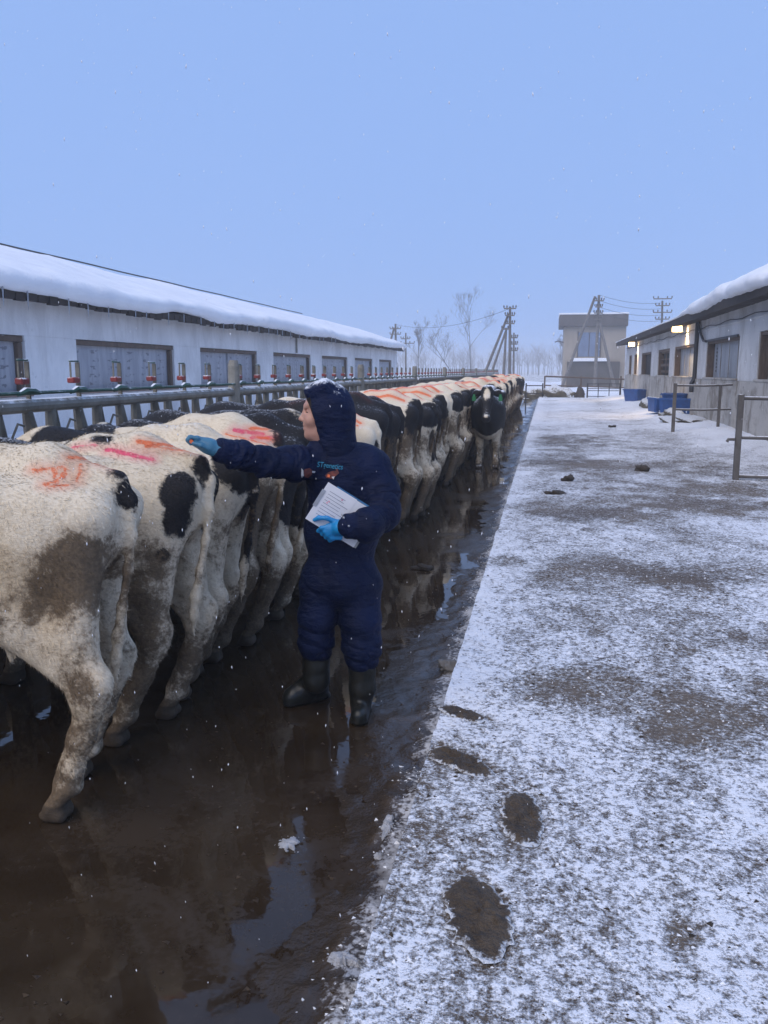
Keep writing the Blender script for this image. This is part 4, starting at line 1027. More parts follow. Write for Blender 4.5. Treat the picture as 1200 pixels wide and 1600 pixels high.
bare_tree(713, 145, 9.5, 8, 'bare forked tree leaning towards the whitewashed barn', lean=(-0.35, 0), r0=0.10, spread=0.55)
bare_tree(655, 150, 8.4, 9, 'thin leafless tree at the end wall of the whitewashed barn', r0=0.1, spread=0.45)
bare_tree(885, 120, 5.5, 19, 'low leafless tree left of the substation', r0=0.1, spread=0.6)
wood = MB()
rg = np.random.default_rng(4)
for k in range(250):
    px = rg.uniform(560, 1010); Y_ = rg.uniform(320, 480); x = on_y(px, 580, Y_)[0]
    tr, tw = branch_tree((0, 0, 0), rg.uniform(6.0, 12.0), int(rg.integers(1e6)), depth=2, r0=0.17, spread=0.6, nseg=3, kids=(4, 7), sides=3)
    for m_ in (tr, tw):
        V = np.array(m_.v) * np.array([1, 1, 1]) + (x, Y_, 0); wood.add(V, m_.f)
o = wood.build('far_wood', 'bark'); tag(o, 'dim line of leafless wood along the horizon', 'wood', None, 'stuff')

# ------------------------------------------------------------------ haze of falling snow
hz = Mat('snow_haze')
v = hz.nd('ShaderNodeVolumePrincipled', Density=0.0022, Anisotropy=0.0); v.inputs['Color'].default_value = (0.93, 0.95, 0.98, 1)
hz.nd('ShaderNodeOutputMaterial', Volume=v.outputs[0])
o = MB().box(-1000, 1000, -60, 1000, -1.2, 14).build('haze', hz.m); tag(o, 'pale haze of fine falling snow over the whole yard', 'haze', None, 'stuff')

# falling flakes
rg = np.random.default_rng(77); V = []; F = []
for k in range(2300):
    d = 1.6 * (26 / 1.6) ** (rg.uniform() ** 0.75)
    px = rg.uniform(-40, 1240); py = rg.uniform(-40, 1640); p = CAM + ray(px, py) * d
    if p[2] < 0.25 or p[0] > 4.5: continue
    s = rg.uniform(0.0007, 0.0017) * (1 + 0.05 * d); el = rg.uniform(2.0, 4.0); o_ = len(V)
    tl = np.array([rg.normal(0, 0.12), rg.normal(0, 0.12), 1.0])
    P = [tl * el * s, (s, 0, 0), (0, s, 0.1 * s), (-s, 0, -0.1 * s), (0, -s, 0), -tl * el * s]
    V += [tuple(np.array(q) + p) for q in P]
    F += [(o_, o_ + 1, o_ + 2), (o_, o_ + 2, o_ + 3), (o_, o_ + 3, o_ + 4), (o_, o_ + 4, o_ + 1), (o_ + 5, o_ + 2, o_ + 1), (o_ + 5, o_ + 3, o_ + 2), (o_ + 5, o_ + 4, o_ + 3), (o_ + 5, o_ + 1, o_ + 4)]
o = put('falling_snow', mesh_np('falling_snow', np.array(V), np.array(F), True), 'flake'); tag(o, 'snowflakes falling through the air', 'snowfall', None, 'stuff')

# ================================================================== COWS
# local frame of a cow: x from the pin bones forward to the head, y to its left, z up
def cow_body(seed=0, hind=((0.40, 0.0), (0.50, 0.02)), head='down', h=0.016, fat=1.0, hz=1.0, tail=0.0, sm=2):
    rg = np.random.default_rng(seed); B = Body(); J = lambda s: rg.normal(0, s)
    w_ = fat
    B.ell((1.05, 0, 0.985), (0.72, 0.335 * w_, 0.355), 0.05)                       # barrel
    B.ell((0.74, 0, 1.04), (0.46, 0.285 * w_, 0.29), 0.12)                       # flank
    B.ell((1.55, 0, 0.93), (0.36, 0.27, 0.40), 0.12)                            # chest
    B.ell((0.35, 0, 1.17), (0.37, 0.22, 0.24), 0.10)                            # rump
    B.chain([(0.06, 0, 1.35), (0.30, 0, 1.415), (0.55, 0, 1.40), (1.0, 0, 1.30), (1.55, 0, 1.27)], [0.05, 0.07, 0.075, 0.075, 0.09], 0.13)   # spine
    for s in (-1, 1):
        B.ell((0.50, s * 0.235, 1.345), (0.085, 0.055, 0.06), 0.08)             # hook bone
        B.ell((0.045, s * 0.125, 1.255), (0.055, 0.042, 0.055), 0.06)             # pin bone
        B.cap((0.50, s * 0.21, 1.31), (0.08, s * 0.13, 1.25), 0.07, 0.06, 0.12)
        fx, fy = hind[0 if s > 0 else 1]; oy = s * (0.165 + fy)
        st = (0.50 + 0.3 * (fx - 0.42), s * 0.205, 0.895); hk = (0.19 + 0.75 * (fx - 0.42), oy, 0.545)
        B.cap((0.28, s * 0.15, 1.12), (0.31, s * 0.165, 0.92), 0.185, 0.145, 0.10, (1, 0.66, 1))   # thigh
        B.cap((0.12, s * 0.115, 1.18), (0.17 + 0.4 * (fx - 0.36), oy * 0.88, 0.78), 0.086, 0.078, 0.07)       # hamstring
        B.cap((0.40, s * 0.165, 1.05), st, 0.15, 0.10, 0.09, (1, 0.68, 1))
        B.cap(st, (hk[0] + 0.03, hk[1], hk[2] + 0.03), 0.108, 0.068, 0.08, (1, 0.76, 1))      # gaskin
        B.cap((0.22 + 0.3 * (fx - 0.42), oy * 0.92, 0.78), (hk[0] - 0.025, hk[1], hk[2] + 0.06), 0.072, 0.042, 0.06)   # achilles
        B.ell((hk[0] - 0.028, hk[1], hk[2] + 0.04), (0.044, 0.042, 0.055), 0.05)             # point of hock
        B.ell((hk[0] + 0.022, hk[1], hk[2] - 0.01), (0.068, 0.064, 0.09), 0.05)
        ft = (fx - 0.045, oy, 0.155)
        mid = tuple(0.5 * (np.array(hk) + np.array(ft)) + np.array([-0.006, 0, 0]))
        B.chain([(hk[0] + 0.012, hk[1], hk[2] - 0.04), mid, ft], [0.057, 0.048, 0.053], 0.035, (1.08, 0.92, 1))
        B.ell((ft[0] - 0.02, ft[1], ft[2] - 0.01), (0.045, 0.05, 0.04), 0.03)                # fetlock
        for c_ in (-1, 1):
            B.cap((ft[0] + 0.01, oy + c_ * 0.022, 0.115), (fx + 0.015, oy + c_ * 0.028, 0.05), 0.036, 0.034, 0.02)
            B.cap((fx - 0.02, oy + c_ * 0.026, 0.028), (fx + 0.045, oy + c_ * 0.028, 0.016), 0.034, 0.024, 0.010)
        # fore leg
        gx = 1.50 + J(0.04)
        B.cap((1.52, s * 0.18, 1.10), (1.44, s * 0.20, 0.80), 0.15, 0.10, 0.1, (1, 0.75, 1))
        B.chain([(1.44, s * 0.18, 0.80), (gx, s * 0.15, 0.47), (gx + 0.01, s * 0.15, 0.155)], [0.095, 0.060, 0.045], 0.05)
        B.ell((gx + 0.01, s * 0.15, 0.455), (0.06, 0.055, 0.075), 0.04); B.ell((gx, s * 0.15, 0.15), (0.05, 0.05, 0.045), 0.03)
        for c_ in (-1, 1):
            B.cap((gx + 0.01, s * 0.15 + c_ * 0.02, 0.115), (gx + 0.04, s * 0.15 + c_ * 0.026, 0.05), 0.042, 0.042, 0.03)
            B.cap((gx + 0.02, s * 0.15 + c_ * 0.028, 0.028), (gx + 0.09, s * 0.15 + c_ * 0.028, 0.018), 0.042, 0.028, 0.018)
    for s in (-1, 1): B.ell((0.76, s * 0.37, 1.22), (0.15, 0.09, 0.11), 0.09, sub=True)      # hollow of the flank
    B.ell((0.44, 0, 0.75), (0.15, 0.13, 0.12), 0.06)                            # udder
    for a in (0.38, 0.5):
        for s in (-1, 1): B.cap((a, s * 0.06, 0.66), (a, s * 0.065, 0.60), 0.020, 0.012, 0.03)
    B.ell((1.18, 0, 0.83), (0.52, 0.27 * w_, 0.22), 0.12)                       # belly
    tx = J(0.01); ty = tail
    B.chain([(0.10, 0, 1.385), (0.01, ty * 0.2, 1.37), (-0.04, ty * 0.5, 1.29), (-0.035, ty * 0.8, 1.15), (-0.012, ty, 1.0), (0.02, ty * 1.2, 0.85), (0.045, ty * 1.3, 0.72), (0.06, ty * 1.3, 0.62), (0.07, ty * 1.2, 0.50)],
            [0.042, 0.034, 0.025, 0.020, 0.018, 0.018, 0.024, 0.020, 0.005], 0.03)
    if head == 'down':
        pl, mz_ = np.array([2.12, 0, 1.16]), np.array([2.44, 0, 0.80])
    else:
        pl, mz_ = np.array([2.08, 0, 1.40]), np.array([2.36, 0, 0.97])
    B.cap((1.55, 0, 1.15), tuple(pl - (0.10, 0, 0.06)), 0.24, 0.13, 0.12, (1, 0.62, 1))
    B.cap((1.70, 0, 0.86), tuple(pl - (0.02, 0, 0.22)), 0.10, 0.06, 0.12, (1, 0.5, 1))
    dv = (mz_ - pl) / np.linalg.norm(mz_ - pl)
    B.cap(tuple(pl), tuple(pl + dv * 0.20), 0.115, 0.10, 0.05, (1, 0.95, 1)); B.cap(tuple(pl + dv * 0.18), tuple(mz_), 0.098, 0.07, 0.05, (1, 0.9, 1))
    B.ell(tuple(mz_), (0.08, 0.083, 0.07), 0.03); B.cap(tuple(pl + dv * 0.22 + np.array([-0.07, 0, -0.05])), tuple(mz_ + np.array([-0.05, 0, -0.02])), 0.07, 0.05, 0.05)
    for s in (-1, 1):
        B.cap(tuple(pl + (-0.03, s * 0.10, 0.02)), tuple(pl + (-0.07, s * 0.19, 0.0)), 0.03, 0.06, 0.03, (0.45, 1, 1)); B.cap(tuple(pl + (-0.07, s * 0.19, 0.0)), tuple(pl + (-0.08, s * 0.27, -0.04)), 0.06, 0.02, 0.03, (0.45, 1, 1))
        e_ = pl + dv * 0.16; B.ell(tuple(e_ + (0.025, s * 0.088, 0.02)), (0.034, 0.024, 0.03), 0.02)
    B.ell(tuple(pl + (0.0, 0, 0.09)), (0.08, 0.08, 0.06), 0.06)
    V, F = B.mesh(h, smooth=sm)
    V[:, 2] = np.maximum(V[:, 2], -0.01) * hz
    V += 0.006 * np.stack([fbm(V[:, 0] * 5 + i * 7, V[:, 2] * 5 + V[:, 1] * 4, seed + i, 3) for i in range(3)], 1)
    cr = sstep(0.95, 0.45, V[:, 2]); N = vnormals(V, F)
    V = V + N * ((0.003 + 0.007 * cr) * fbm(V[:, 0] * 24 + V[:, 1] * 17, V[:, 2] * 20 + V[:, 1] * 9, seed + 7, 3))[:, None]
    return V, F
def patch_field(V, patches, invert=False):
    """signed distance to the black patches"""
    d = np.full(len(V), 1.0)
    for (c, r) in patches:
        c = np.array(c); r = np.array(r if np.ndim(r) else (r, r, r), float)
        d = np.minimum(d, (np.linalg.norm((V - c) / r, axis=1) - 1) * r.min())
    return -d if invert else d
def strokes(V, S_):
    d = np.full(len(V), 1.0)
    for (a, b, w_) in S_: d = np.minimum(d, seg_dist(V, a, b) - w_)
    return d
def dirt_field(V, amt=1.0, thigh=0.5):
    z = V[:, 2]
    d = 0.55 * sstep(0.75, 0.30, z) + 0.30 * sstep(0.16, 0.04, z) + 0.10
    back = sstep(0.75, 0.25, V[:, 0])
    d = d + thigh * 0.55 * np.exp(-((z - 0.95) / 0.24) ** 2) * back + 0.10 * sstep(0.95, 0.6, z) * back
    d = d - 0.35 * sstep(1.1, 1.3, z)
    return d * amt
def snap(V, cow, rz, pts):
    """pixels -> where their sight lines meet this cow's skin"""
    c, s_ = cos(rz), sin(rz); W = np.stack([cow[0] + c * V[:, 0] - s_ * V[:, 1], cow[1] + s_ * V[:, 0] + c * V[:, 1], V[:, 2]], 1) - CAM
    dp = W @ FW; u = 600 + FPX * (W @ RT) / dp; v = 800 - FPX * (W @ UP) / dp; out = []
    for (px, py) in pts:
        d = np.hypot(u - px, v - py); m = d < 7
        i = np.flatnonzero(m)[np.argmin(dp[m])] if m.any() else int(np.argmin(d))
        out.append(tuple(V[i]))
    return out
def px_strokes(V, cow, rz, lines):
    S_ = []
    for (pts, w_) in lines:
        q = []
        for i in range(len(pts) - 1):
            for k in range(5): q.append((pts[i][0] + (pts[i + 1][0] - pts[i][0]) * k / 5, pts[i][1] + (pts[i + 1][1] - pts[i][1]) * k / 5))
        q = snap(V, cow, rz, q + [pts[-1]]); S_ += [(q[i], q[i + 1], w_) for i in range(len(q) - 1)]
    return S_
def fur_of(V, F, attrs, n, seed, L=0.024, wd=0.0026, keep=None):
    rg = np.random.default_rng(seed); N = vnormals(V, F)
    a = np.linalg.norm(np.cross(V[F[:, 2]] - V[F[:, 0]], V[F[:, 3]] - V[F[:, 1]]), axis=1)
    c = V[F].mean(1)
    if keep is not None: a = a * keep(c, N[F[:, 0]])
    f = rg.choice(len(F), n, p=a / a.sum()); u, v = rg.uniform(size=(2, n, 1))
    q = V[F[f]]; P = (q[:, 0] * (1 - u) + q[:, 1] * u) * (1 - v) + (q[:, 3] * (1 - u) + q[:, 2] * u) * v
    nn = N[F[f, 0]]
    d = np.array([-0.8, 0, -0.75]) + rg.normal(0, 0.22, (n, 3)); d -= nn * (d * nn).sum(1)[:, None]; d /= np.linalg.norm(d, axis=1)[:, None] + 1e-9
    L_ = L * rg.uniform(0.5, 1.3, (n, 1)); lift = rg.uniform(0.12, 0.55, (n, 1)); side = np.cross(nn, d)
    s_ = wd * rg.uniform(0.6, 1.3, (n, 1))
    P = P - nn * 0.002
    T = P + d * L_ * np.cos(lift) + nn * L_ * np.sin(lift)
    W = np.stack([P - side * s_, P + side * s_, T], 1).reshape(-1, 3)
    At = {k: np.repeat(x[F[f, 0]], 3) for k, x in attrs.items()}
    return W, np.arange(3 * n).reshape(n, 3), At
ORANGE_SPINE = [((0.62, 0.02, 1.47), (0.36, 0.0, 1.49), 0.016), ((0.36, 0.0, 1.49), (0.08, 0.0, 1.43), 0.022)]
PINK_SPINE = [((0.75, 0.12, 1.45), (0.42, 0.10, 1.47), 0.018)]

COWS = []
def make_cow(x, y, rz, body, patches, orange, pink, label, group=None, fur=0, snow=1.0, dirt=1.0, thigh=0.5, invert=False, seed=0, mud=()):
    t = thing('cow', label, 'cow', (x, y, 0.0), rz, group)
    V, F = body
    orange = px_strokes(V, (x, y), rz, orange); pink = px_strokes(V, (x, y), rz, pink)
    patches = [(snap(V, (x, y), rz, [c])[0] if len(c) == 2 else c, r) for c, r in patches]
    A = dict(patch=patch_field(V, patches, invert), orange=strokes(V, orange), pink=strokes(V, pink), dirt=dirt_field(V, dirt, thigh), snow=np.full(len(V), snow))
    for (pp, r, am) in mud:
        c = np.array(snap(V, (x, y), rz, [pp])[0]); A['dirt'] = A['dirt'] + am * np.exp(-(np.linalg.norm((V - c) / np.array(r), axis=1)) ** 2)
    me = mesh_np('body', V, F, True, A); put('body', me, 'coat', t)
    if fur:
        W, Fi, At = fur_of(V, F, A, fur, seed + 5, keep=lambda c, n: (n[:, 1] > -0.35) * (c[:, 0] < 1.7) * (c[:, 2] > 0.2) + 0.02)
        o = put('fur', mesh_np('fur', W, Fi, True, At), 'coat', t); o['kind'] = 'stuff'
    COWS.append(t); return t
RUMP = -1.55
def cl(px, py, cow, yl):
    """photo pixel -> cow-local point on the plane y = yl of a cow standing square to the fence"""
    q = on_y(px, py, cow[1] - yl); return (-(q[0] - cow[0]), yl, q[2])
def ellp(px, py, cow, yl, r): return (cl(px, py, cow, yl), r)

ROWG = 'cows standing in a row at the feed fence'
# --- the first cow: nearly all white, digits on the hip
make_cow(-1.655, 3.08, pi, cow_body(1, ((0.25, 0.02), (0.36, 0.0)), h=0.0125, hz=1.0, sm=2),
         [((203, 770), (0.055, 0.06, 0.06)), ((189, 733), (0.045, 0.045, 0.025)), ((0.95, 0.05, 1.46), (0.10, 0.08, 0.06)), ((1.2, -0.1, 1.42), (0.12, 0.09, 0.06))],
         [([(52, 727), (78, 729), (106, 726), (104, 736), (88, 745), (70, 753), (110, 753)], 0.006), ([(88, 728), (90, 746)], 0.005), ([(130, 720), (121, 747)], 0.006), ([(112, 709), (140, 711), (160, 717), (182, 727)], 0.011)],
         [], 'mostly white cow with orange digits on its hip, at the near end of the row', ROWG, 34000, 0.5, 1.0, 0.9, seed=1, mud=[((132, 865), (0.13, 0.2, 0.16), 0.65), ((100, 930), (0.12, 0.2, 0.1), 0.3), ((112, 1075), (0.07, 0.2, 0.07), 0.55)])
# --- second: big black thigh patch, spots on the back
make_cow(-1.60, 3.78, pi + 0.02, cow_body(2, ((0.42, 0.02), (0.30, 0.0)), h=0.0125, hz=0.995, tail=0.03),
         [((283, 765), (0.085, 0.10, 0.12)), ((280, 815), (0.06, 0.10, 0.10)), ((260, 872), (0.03, 0.04, 0.03)), ((320, 735), (0.04, 0.05, 0.09)),
          ((45, 703), (0.07, 0.045, 0.05)), ((90, 685), (0.06, 0.03, 0.03)), ((160, 681), (0.06, 0.035, 0.03)), ((30, 690), (0.07, 0.03, 0.03)), ((-0.03, -0.10, 1.15), (0.10, 0.10, 0.20))],
         [([(212, 684), (240, 687), (275, 691), (330, 707)], 0.013), ([(230, 691), (300, 700)], 0.007)],
         [([(110, 693), (150, 688)], 0.004), ([(165, 697), (200, 704), (240, 712)], 0.012)],
         'white cow with a black thigh patch, the person\'s outstretched hand on its rump', ROWG, 30000, 0.7, 1.0, 0.6, seed=2, mud=[((215, 960), (0.14, 0.2, 0.2), 0.7), ((250, 880), (0.10, 0.2, 0.1), 0.4), ((200, 1060), (0.1, 0.2, 0.1), 0.5)])
# --- third: black tail end streaked with white
make_cow(-1.585, 4.36, pi - 0.02, cow_body(3, ((0.36, 0.02), (0.44, 0.0)), h=0.0145, tail=-0.02),
         [((0.02, 0.05, 1.30), (0.16, 0.20, 0.16)), ((0.0, -0.05, 1.0), (0.09, 0.10, 0.30)), ((0.9, 0, 1.42), (0.16, 0.2, 0.12)), ((1.5, 0.1, 1.2), (0.3, 0.3, 0.3)), ((0.45, -0.2, 1.1), (0.2, 0.2, 0.2))],
         [], [], 'white cow with a snow-flecked black tail end, third from the near end of the row', ROWG, 16000, 1.0, 1.2, 0.7, seed=3)
# --- fourth: muddy white, heavily marked rump
make_cow(-1.60, 4.96, pi + 0.01, cow_body(4, ((0.40, 0.0), (0.30, 0.02)), h=0.0145, hz=1.02, tail=0.05),
         [((0.0, -0.02, 1.35), (0.12, 0.09, 0.11)), ((1.3, 0.1, 1.3), (0.3, 0.3, 0.25)), ((0.02, -0.14, 1.2), (0.08, 0.1, 0.12))],
         [([(352, 672), (380, 678), (418, 688)], 0.008), ([(395, 664), (425, 664), (450, 671)], 0.014), ([(405, 677), (440, 684)], 0.010)],
         [([(372, 668), (412, 672)], 0.016), ([(395, 678), (435, 679)], 0.014)],
         'muddy white cow with pink and orange rump marks, behind the person\'s arm', ROWG, 14000, 0.35, 1.3, 1.0, seed=4, mud=[((385, 790), (0.16, 0.2, 0.22), 0.7), ((370, 900), (0.16, 0.2, 0.2), 0.4)])
make_cow(-1.60, 5.58, pi, cow_body(5, ((0.36, 0.0), (0.30, 0.0)), h=0.0165), [((0.4, 0.1, 1.25), (0.6, 0.4, 0.36)), ((1.3, 0, 1.3), (0.7, 0.4, 0.35)), ((0.1, 0, 1.0), (0.2, 0.3, 0.3))],
         [], [], 'black-backed cow with white hind legs, just past the pink-marked cow', ROWG, 12000, 0.9, 1.1, 0.5, seed=5)
make_cow(-1.62, 6.20, pi, cow_body(6, ((0.36, 0.0), (0.28, 0.0)), h=0.0165), [((0.8, 0.0, 1.3), (0.75, 0.4, 0.30)), ((0.05, 0.0, 1.2), (0.2, 0.2, 0.2)), ((1.6, 0, 1.2), (0.3, 0.3, 0.4))],
         [], [], 'snow-flecked black cow with white lower legs, beyond the black-backed one', ROWG, 10000, 1.0, 1.1, 0.5, seed=6)
# --- the rest of the row: a handful of bodies and coats, each cow its own object
def rnd_patches(rg, black):
    P = []
    for k in range(rg.integers(5, 8) if black else rg.integers(3, 6)):
        x = rg.uniform(0.0, 1.9); s = rg.choice([-1, 1]); z = rg.uniform(0.95, 1.42) if rg.uniform() < 0.8 else 0.75
        r = rg.uniform(0.16, 0.42 if black else 0.27)
        P.append(((x, s * rg.uniform(0.02, 0.28), z), (r * rg.uniform(0.8, 1.5), r, r * rg.uniform(0.7, 1.2))))
    P.append(((2.25, 0, 1.05), (0.3, 0.3, 0.3)))
    return P
SPEC = [  # black patches and marks of the coats that repeat down the row
    dict(p=[((0.0, 0.06, 1.05), (0.08, 0.07, 0.22)), ((0.0, -0.16, 1.2), (0.12, 0.1, 0.16)), ((1.0, 0, 1.35), (0.3, 0.3, 0.2))], o=[((0.55, 0.1, 1.43), (0.12, 0.09, 1.40), 0.016), ((0.5, 0.0, 1.48), (0.12, 0, 1.43), 0.02), ((0.45, 0.17, 1.40), (0.15, 0.14, 1.37), 0.016)], q=[((0.6, 0.05, 1.47), (0.3, 0.04, 1.47), 0.02)]),
    dict(p=[((0.2, 0.0, 1.1), (0.42, 0.6, 0.5)), ((0.2, 0, 0.8), (0.3, 0.4, 0.3)), ((1.2, 0.1, 1.2), (0.5, 0.4, 0.4))], o=[((0.5, 0.02, 1.48), (0.2, 0.0, 1.46), 0.02)], q=[]),
    dict(p=[((0.0, 0.0, 1.2), (0.2, 0.3, 0.25)), ((0.5, 0.25, 1.0), (0.12, 0.2, 0.14)), ((1.1, 0.0, 1.3), (0.22, 0.3, 0.2))], o=[((0.6, 0.05, 1.46), (0.1, 0.0, 1.42), 0.024), ((0.5, 0.12, 1.43), (0.15, 0.1, 1.38), 0.018)], q=[((0.5, 0.0, 1.48), (0.15, 0.0, 1.44), 0.03)]),
    dict(p=[((0.35, 0.0, 1.25), (0.8, 0.6, 0.42)), ((0.1, 0, 0.9), (0.2, 0.3, 0.3)), ((1.5, 0, 1.2), (0.6, 0.5, 0.5))], o=[((0.4, 0.06, 1.4), (0.15, 0.06, 1.4), 0.02)], q=[]),
    dict(p=[((0.05, 0.05, 1.30), (0.16, 0.3, 0.16)), ((0.9, 0.1, 1.4), (0.35, 0.3, 0.2)), ((0.1, -0.1, 1.0), (0.2, 0.2, 0.3)), ((1.5, 0, 1.1), (0.3, 0.3, 0.3))], o=[((0.55, 0.0, 1.48), (0.15, 0.0, 1.45), 0.02)], q=[]),
    dict(p=[((0.12, 0.15, 1.1), (0.14, 0.25, 0.3)), ((0.6, 0.1, 1.35), (0.25, 0.35, 0.2))], o=[((0.5, 0.05, 1.47), (0.15, 0.05, 1.43), 0.024)], q=[((0.4, 0.0, 1.48), (0.1, 0.0, 1.42), 0.024)]),
]
def on_back(V, N, S_):
    q = V[N[:, 2] > 0.35]
    f = lambda p: tuple(q[np.argmin(np.hypot(q[:, 0] - p[0], q[:, 1] - p[1]))]); out = []
    for a, b, w_ in S_:
        a, b = np.array(a), np.array(b); P_ = [f(a + (b - a) * k / 4) for k in range(5)]; out += [(P_[k], P_[k + 1], w_) for k in range(4)]
    return out
PROTO = []
for i, s in enumerate(SPEC):
    rg = np.random.default_rng(500 + i); body = cow_body(20 + i, ((0.20 + rg.uniform(0, 0.12), 0.0), (0.18 + rg.uniform(0, 0.14), 0.0)), h=0.021, fat=rg.uniform(0.92, 1.08), hz=rg.uniform(1.0, 1.05), tail=rg.uniform(-0.05, 0.05), sm=1)
    V, F = body
    A = dict(patch=patch_field(V, s['p'] + [((2.25, 0, 1.05), (0.3, 0.3, 0.3))]), orange=strokes(V, on_back(V, vnormals(V, F), s['o'])), pink=strokes(V, on_back(V, vnormals(V, F), s['q'])), dirt=dirt_field(V, 1.45, 0.85), snow=np.full(len(V), 1.0))
    me = mesh_np('body', V, F, True, A); me.materials.append(MT['coat']); PROTO.append(me)
order = [3, 0, 3, 1, 2, 4, 3, 2, 1, 5, 4, 3, 2, 4, 1]
y = 6.85; i = 0; rg = np.random.default_rng(9)
NEARL = ['white cow half hidden behind the hooded person', 'white cow with striped orange rump, right behind the person\'s hood', 'black-rumped cow next to the orange-striped one past the person', 'all-black hindquartered cow with a white tail tuft beyond the person', 'white cow with black rear and broad pink-orange back marking, after the all-black one']
ORD = ['first', 'second', 'third', 'fourth', 'fifth', 'sixth', 'seventh', 'eighth', 'ninth', 'tenth', 'eleventh', 'twelfth', 'thirteenth', 'fourteenth', 'fifteenth', 'sixteenth', 'seventeenth', 'eighteenth']
COATS = ['white rump with orange stripes', 'black hindquarters', 'white hips and black tail end', 'nearly all black', 'white loin between black patches', 'white with a black thigh']
while y < 47:
    f_ = sstep(6.5, 11.0, np.array(y)); x = -1.6 + 0.24 * float(f_) + 0.12 * float(sstep(np.array(14.), np.array(45.), np.array(y))) + rg.normal(0, 0.10)
    v_ = order[i % len(order)] if i < len(order) else int(rg.choice([1, 2, 2, 3, 4, 4, 5, 0]))
    if y < 17.3:
        lab = NEARL[i] if i < len(NEARL) else ORD[i] + ' cow past the hooded person, ' + COATS[v_]; j = 0
    elif j < 12: lab = ORD[j] + ' cow in the row beyond the outward-facing black cow, ' + COATS[v_]; j += 1
    else: lab = 'small black and white cow at the far end of the long row'
    t = thing('cow', lab, 'cow', (x, y, 0), pi + rg.normal(0, 0.06), ROWG); put('body', PROTO[v_], None, t)
    k_ = rg.uniform(0.94, 1.04); t.scale = (k_, k_ * rg.uniform(0.95, 1.05), k_ * rg.uniform(0.98, 1.02))
    i += 1; y += 0.66 + 0.06 * rg.uniform(-1, 1) + 0.004 * y * 0
# --- the loose cow that faces out along the lane
V, F = cow_body(40, ((0.40, 0), (0.46, 0)), head='up', h=0.018, fat=0.95)
A = dict(patch=patch_field(V, [((2.0, 0, 0.25), (0.6, 0.5, 0.36)), ((2.19, 0, 1.36), (0.10, 0.06, 0.13)), ((2.42, 0.0, 1.02), (0.04, 0.035, 0.03)), ((0.4, 0, 0.3), (0.5, 0.5, 0.5)), ((1.55, 0, 0.3), (0.3, 0.5, 0.52))], True), orange=np.ones(len(V)), pink=np.ones(len(V)), dirt=dirt_field(V, 1.0, 0.3), snow=np.full(len(V), 2.0))
t = thing('cow', 'black cow with a white blaze and green ear tags, facing out along the lane', 'cow', (-1.10, 17.35, 0), -pi / 2 + 0.03)
put('body', mesh_np('body', V, F, True, A), 'coat', t)
for s in (-1, 1):
    MB().box(2.03, 2.045, s * 0.235 - 0.035, s * 0.235 + 0.035, 1.26, 1.34, 0.004).box(2.03, 2.044, s * 0.235 - 0.02, s * 0.235 + 0.02, 1.341, 1.38).build('ear_tag', 'tag', t)
    MB().add(*[[tuple(np.array(q) * 1.0 + (2.185, s * 0.098, 1.30)) for q in lump(50, (0.016, 0.014, 0.016), 8, 6, 0.0)[0]], lump(50, (0.016, 0.014, 0.016), 8, 6, 0.0)[1]]).build('eye', 'rubber', t, True)

# ================================================================== THE PERSON
C0 = np.array([-1.09, 4.17, 0.0])
_d = ray(535, 850).copy(); _d[2] = 0; _d /= np.linalg.norm(_d)
PB = _d; PA = np.array([_d[1], -_d[0], 0.0])            # local axes: a = sideways, b = away from the photographer
def P(px, py, b=0.0):
    d = ray(px, py); t = (b - (CAM - C0) @ PB) / (d @ PB); q = CAM + d * t - C0
    return (q @ PA, b, q[2])
def G(px, py):
    q = on_z(px, py, 0.0) - C0; return np.array([q @ PA, q @ PB, 0.0])
person = thing('person', 'person in navy hooded coverall and rubber boots reaching out over a cow\'s rump', 'person', tuple(C0), math.atan2(PA[1], PA[0]))
RA = [P(500, 722, 0.0), P(462, 724, -0.09), P(415, 722, -0.18), P(372, 711, -0.26), P(346, 704, -0.31)]
LA = [P(584, 733, 0.01), P(598, 768, -0.03), P(598, 803, -0.14), P(573, 821, -0.275), P(545, 822, -0.29)]
nb = -0.215
def coverall_body(shrink=0.0):
    B = Body(); s_ = shrink
    B.ell(P(538, 752, 0.03), (0.195 - s_, 0.15 - s_, 0.19), 0.08)
    B.cap(P(506, 718, 0.03), P(576, 726, 0.03), 0.088 - s_, 0.092 - s_, 0.07, (1, 1.2, 1))
    B.ell(P(534, 830, 0.02), (0.195 - s_, 0.155 - s_, 0.22), 0.08)
    B.ell(P(532, 905, 0.02), (0.205 - s_, 0.16 - s_, 0.15), 0.08)
    B.chain([P(501, 915, 0.02), P(496, 965, -0.01), P(494, 1003, 0.0), P(494, 1016, 0.0)], [0.108 - s_, 0.094 - s_, 0.090 - s_, 0.074 - s_], 0.035, (1, 1.1, 1))
    B.chain([P(563, 915, 0.02), P(563, 970, -0.02), P(565, 1012, -0.04), P(566, 1030, -0.05)], [0.110 - s_, 0.104 - s_, 0.098 - s_, 0.078 - s_], 0.035, (1, 1.1, 1))
    B.chain(RA, [0.086 - s_, 0.078 - s_, 0.067 - s_ * 0.8, 0.060 - s_ * 0.7, 0.055 - s_ * 0.6], 0.045)
    B.chain(LA, [0.086 - s_, 0.080 - s_, 0.078 - s_, 0.069 - s_ * 0.8, 0.058 - s_ * 0.6], 0.045)
    B.cap(P(520, 712, 0.02), P(514, 690, 0.02), 0.10 - s_, 0.088 - s_, 0.05)
    return B
def crease(x, y, seed):
    n = vnoise(x, y, seed) * 0.65 + vnoise(x * 2.1, y * 2.1, seed + 5) * 0.35
    return 0.35 - np.sqrt(np.abs(2 * n - 1) + 0.004)          # broad puffs meeting in sharp valleys
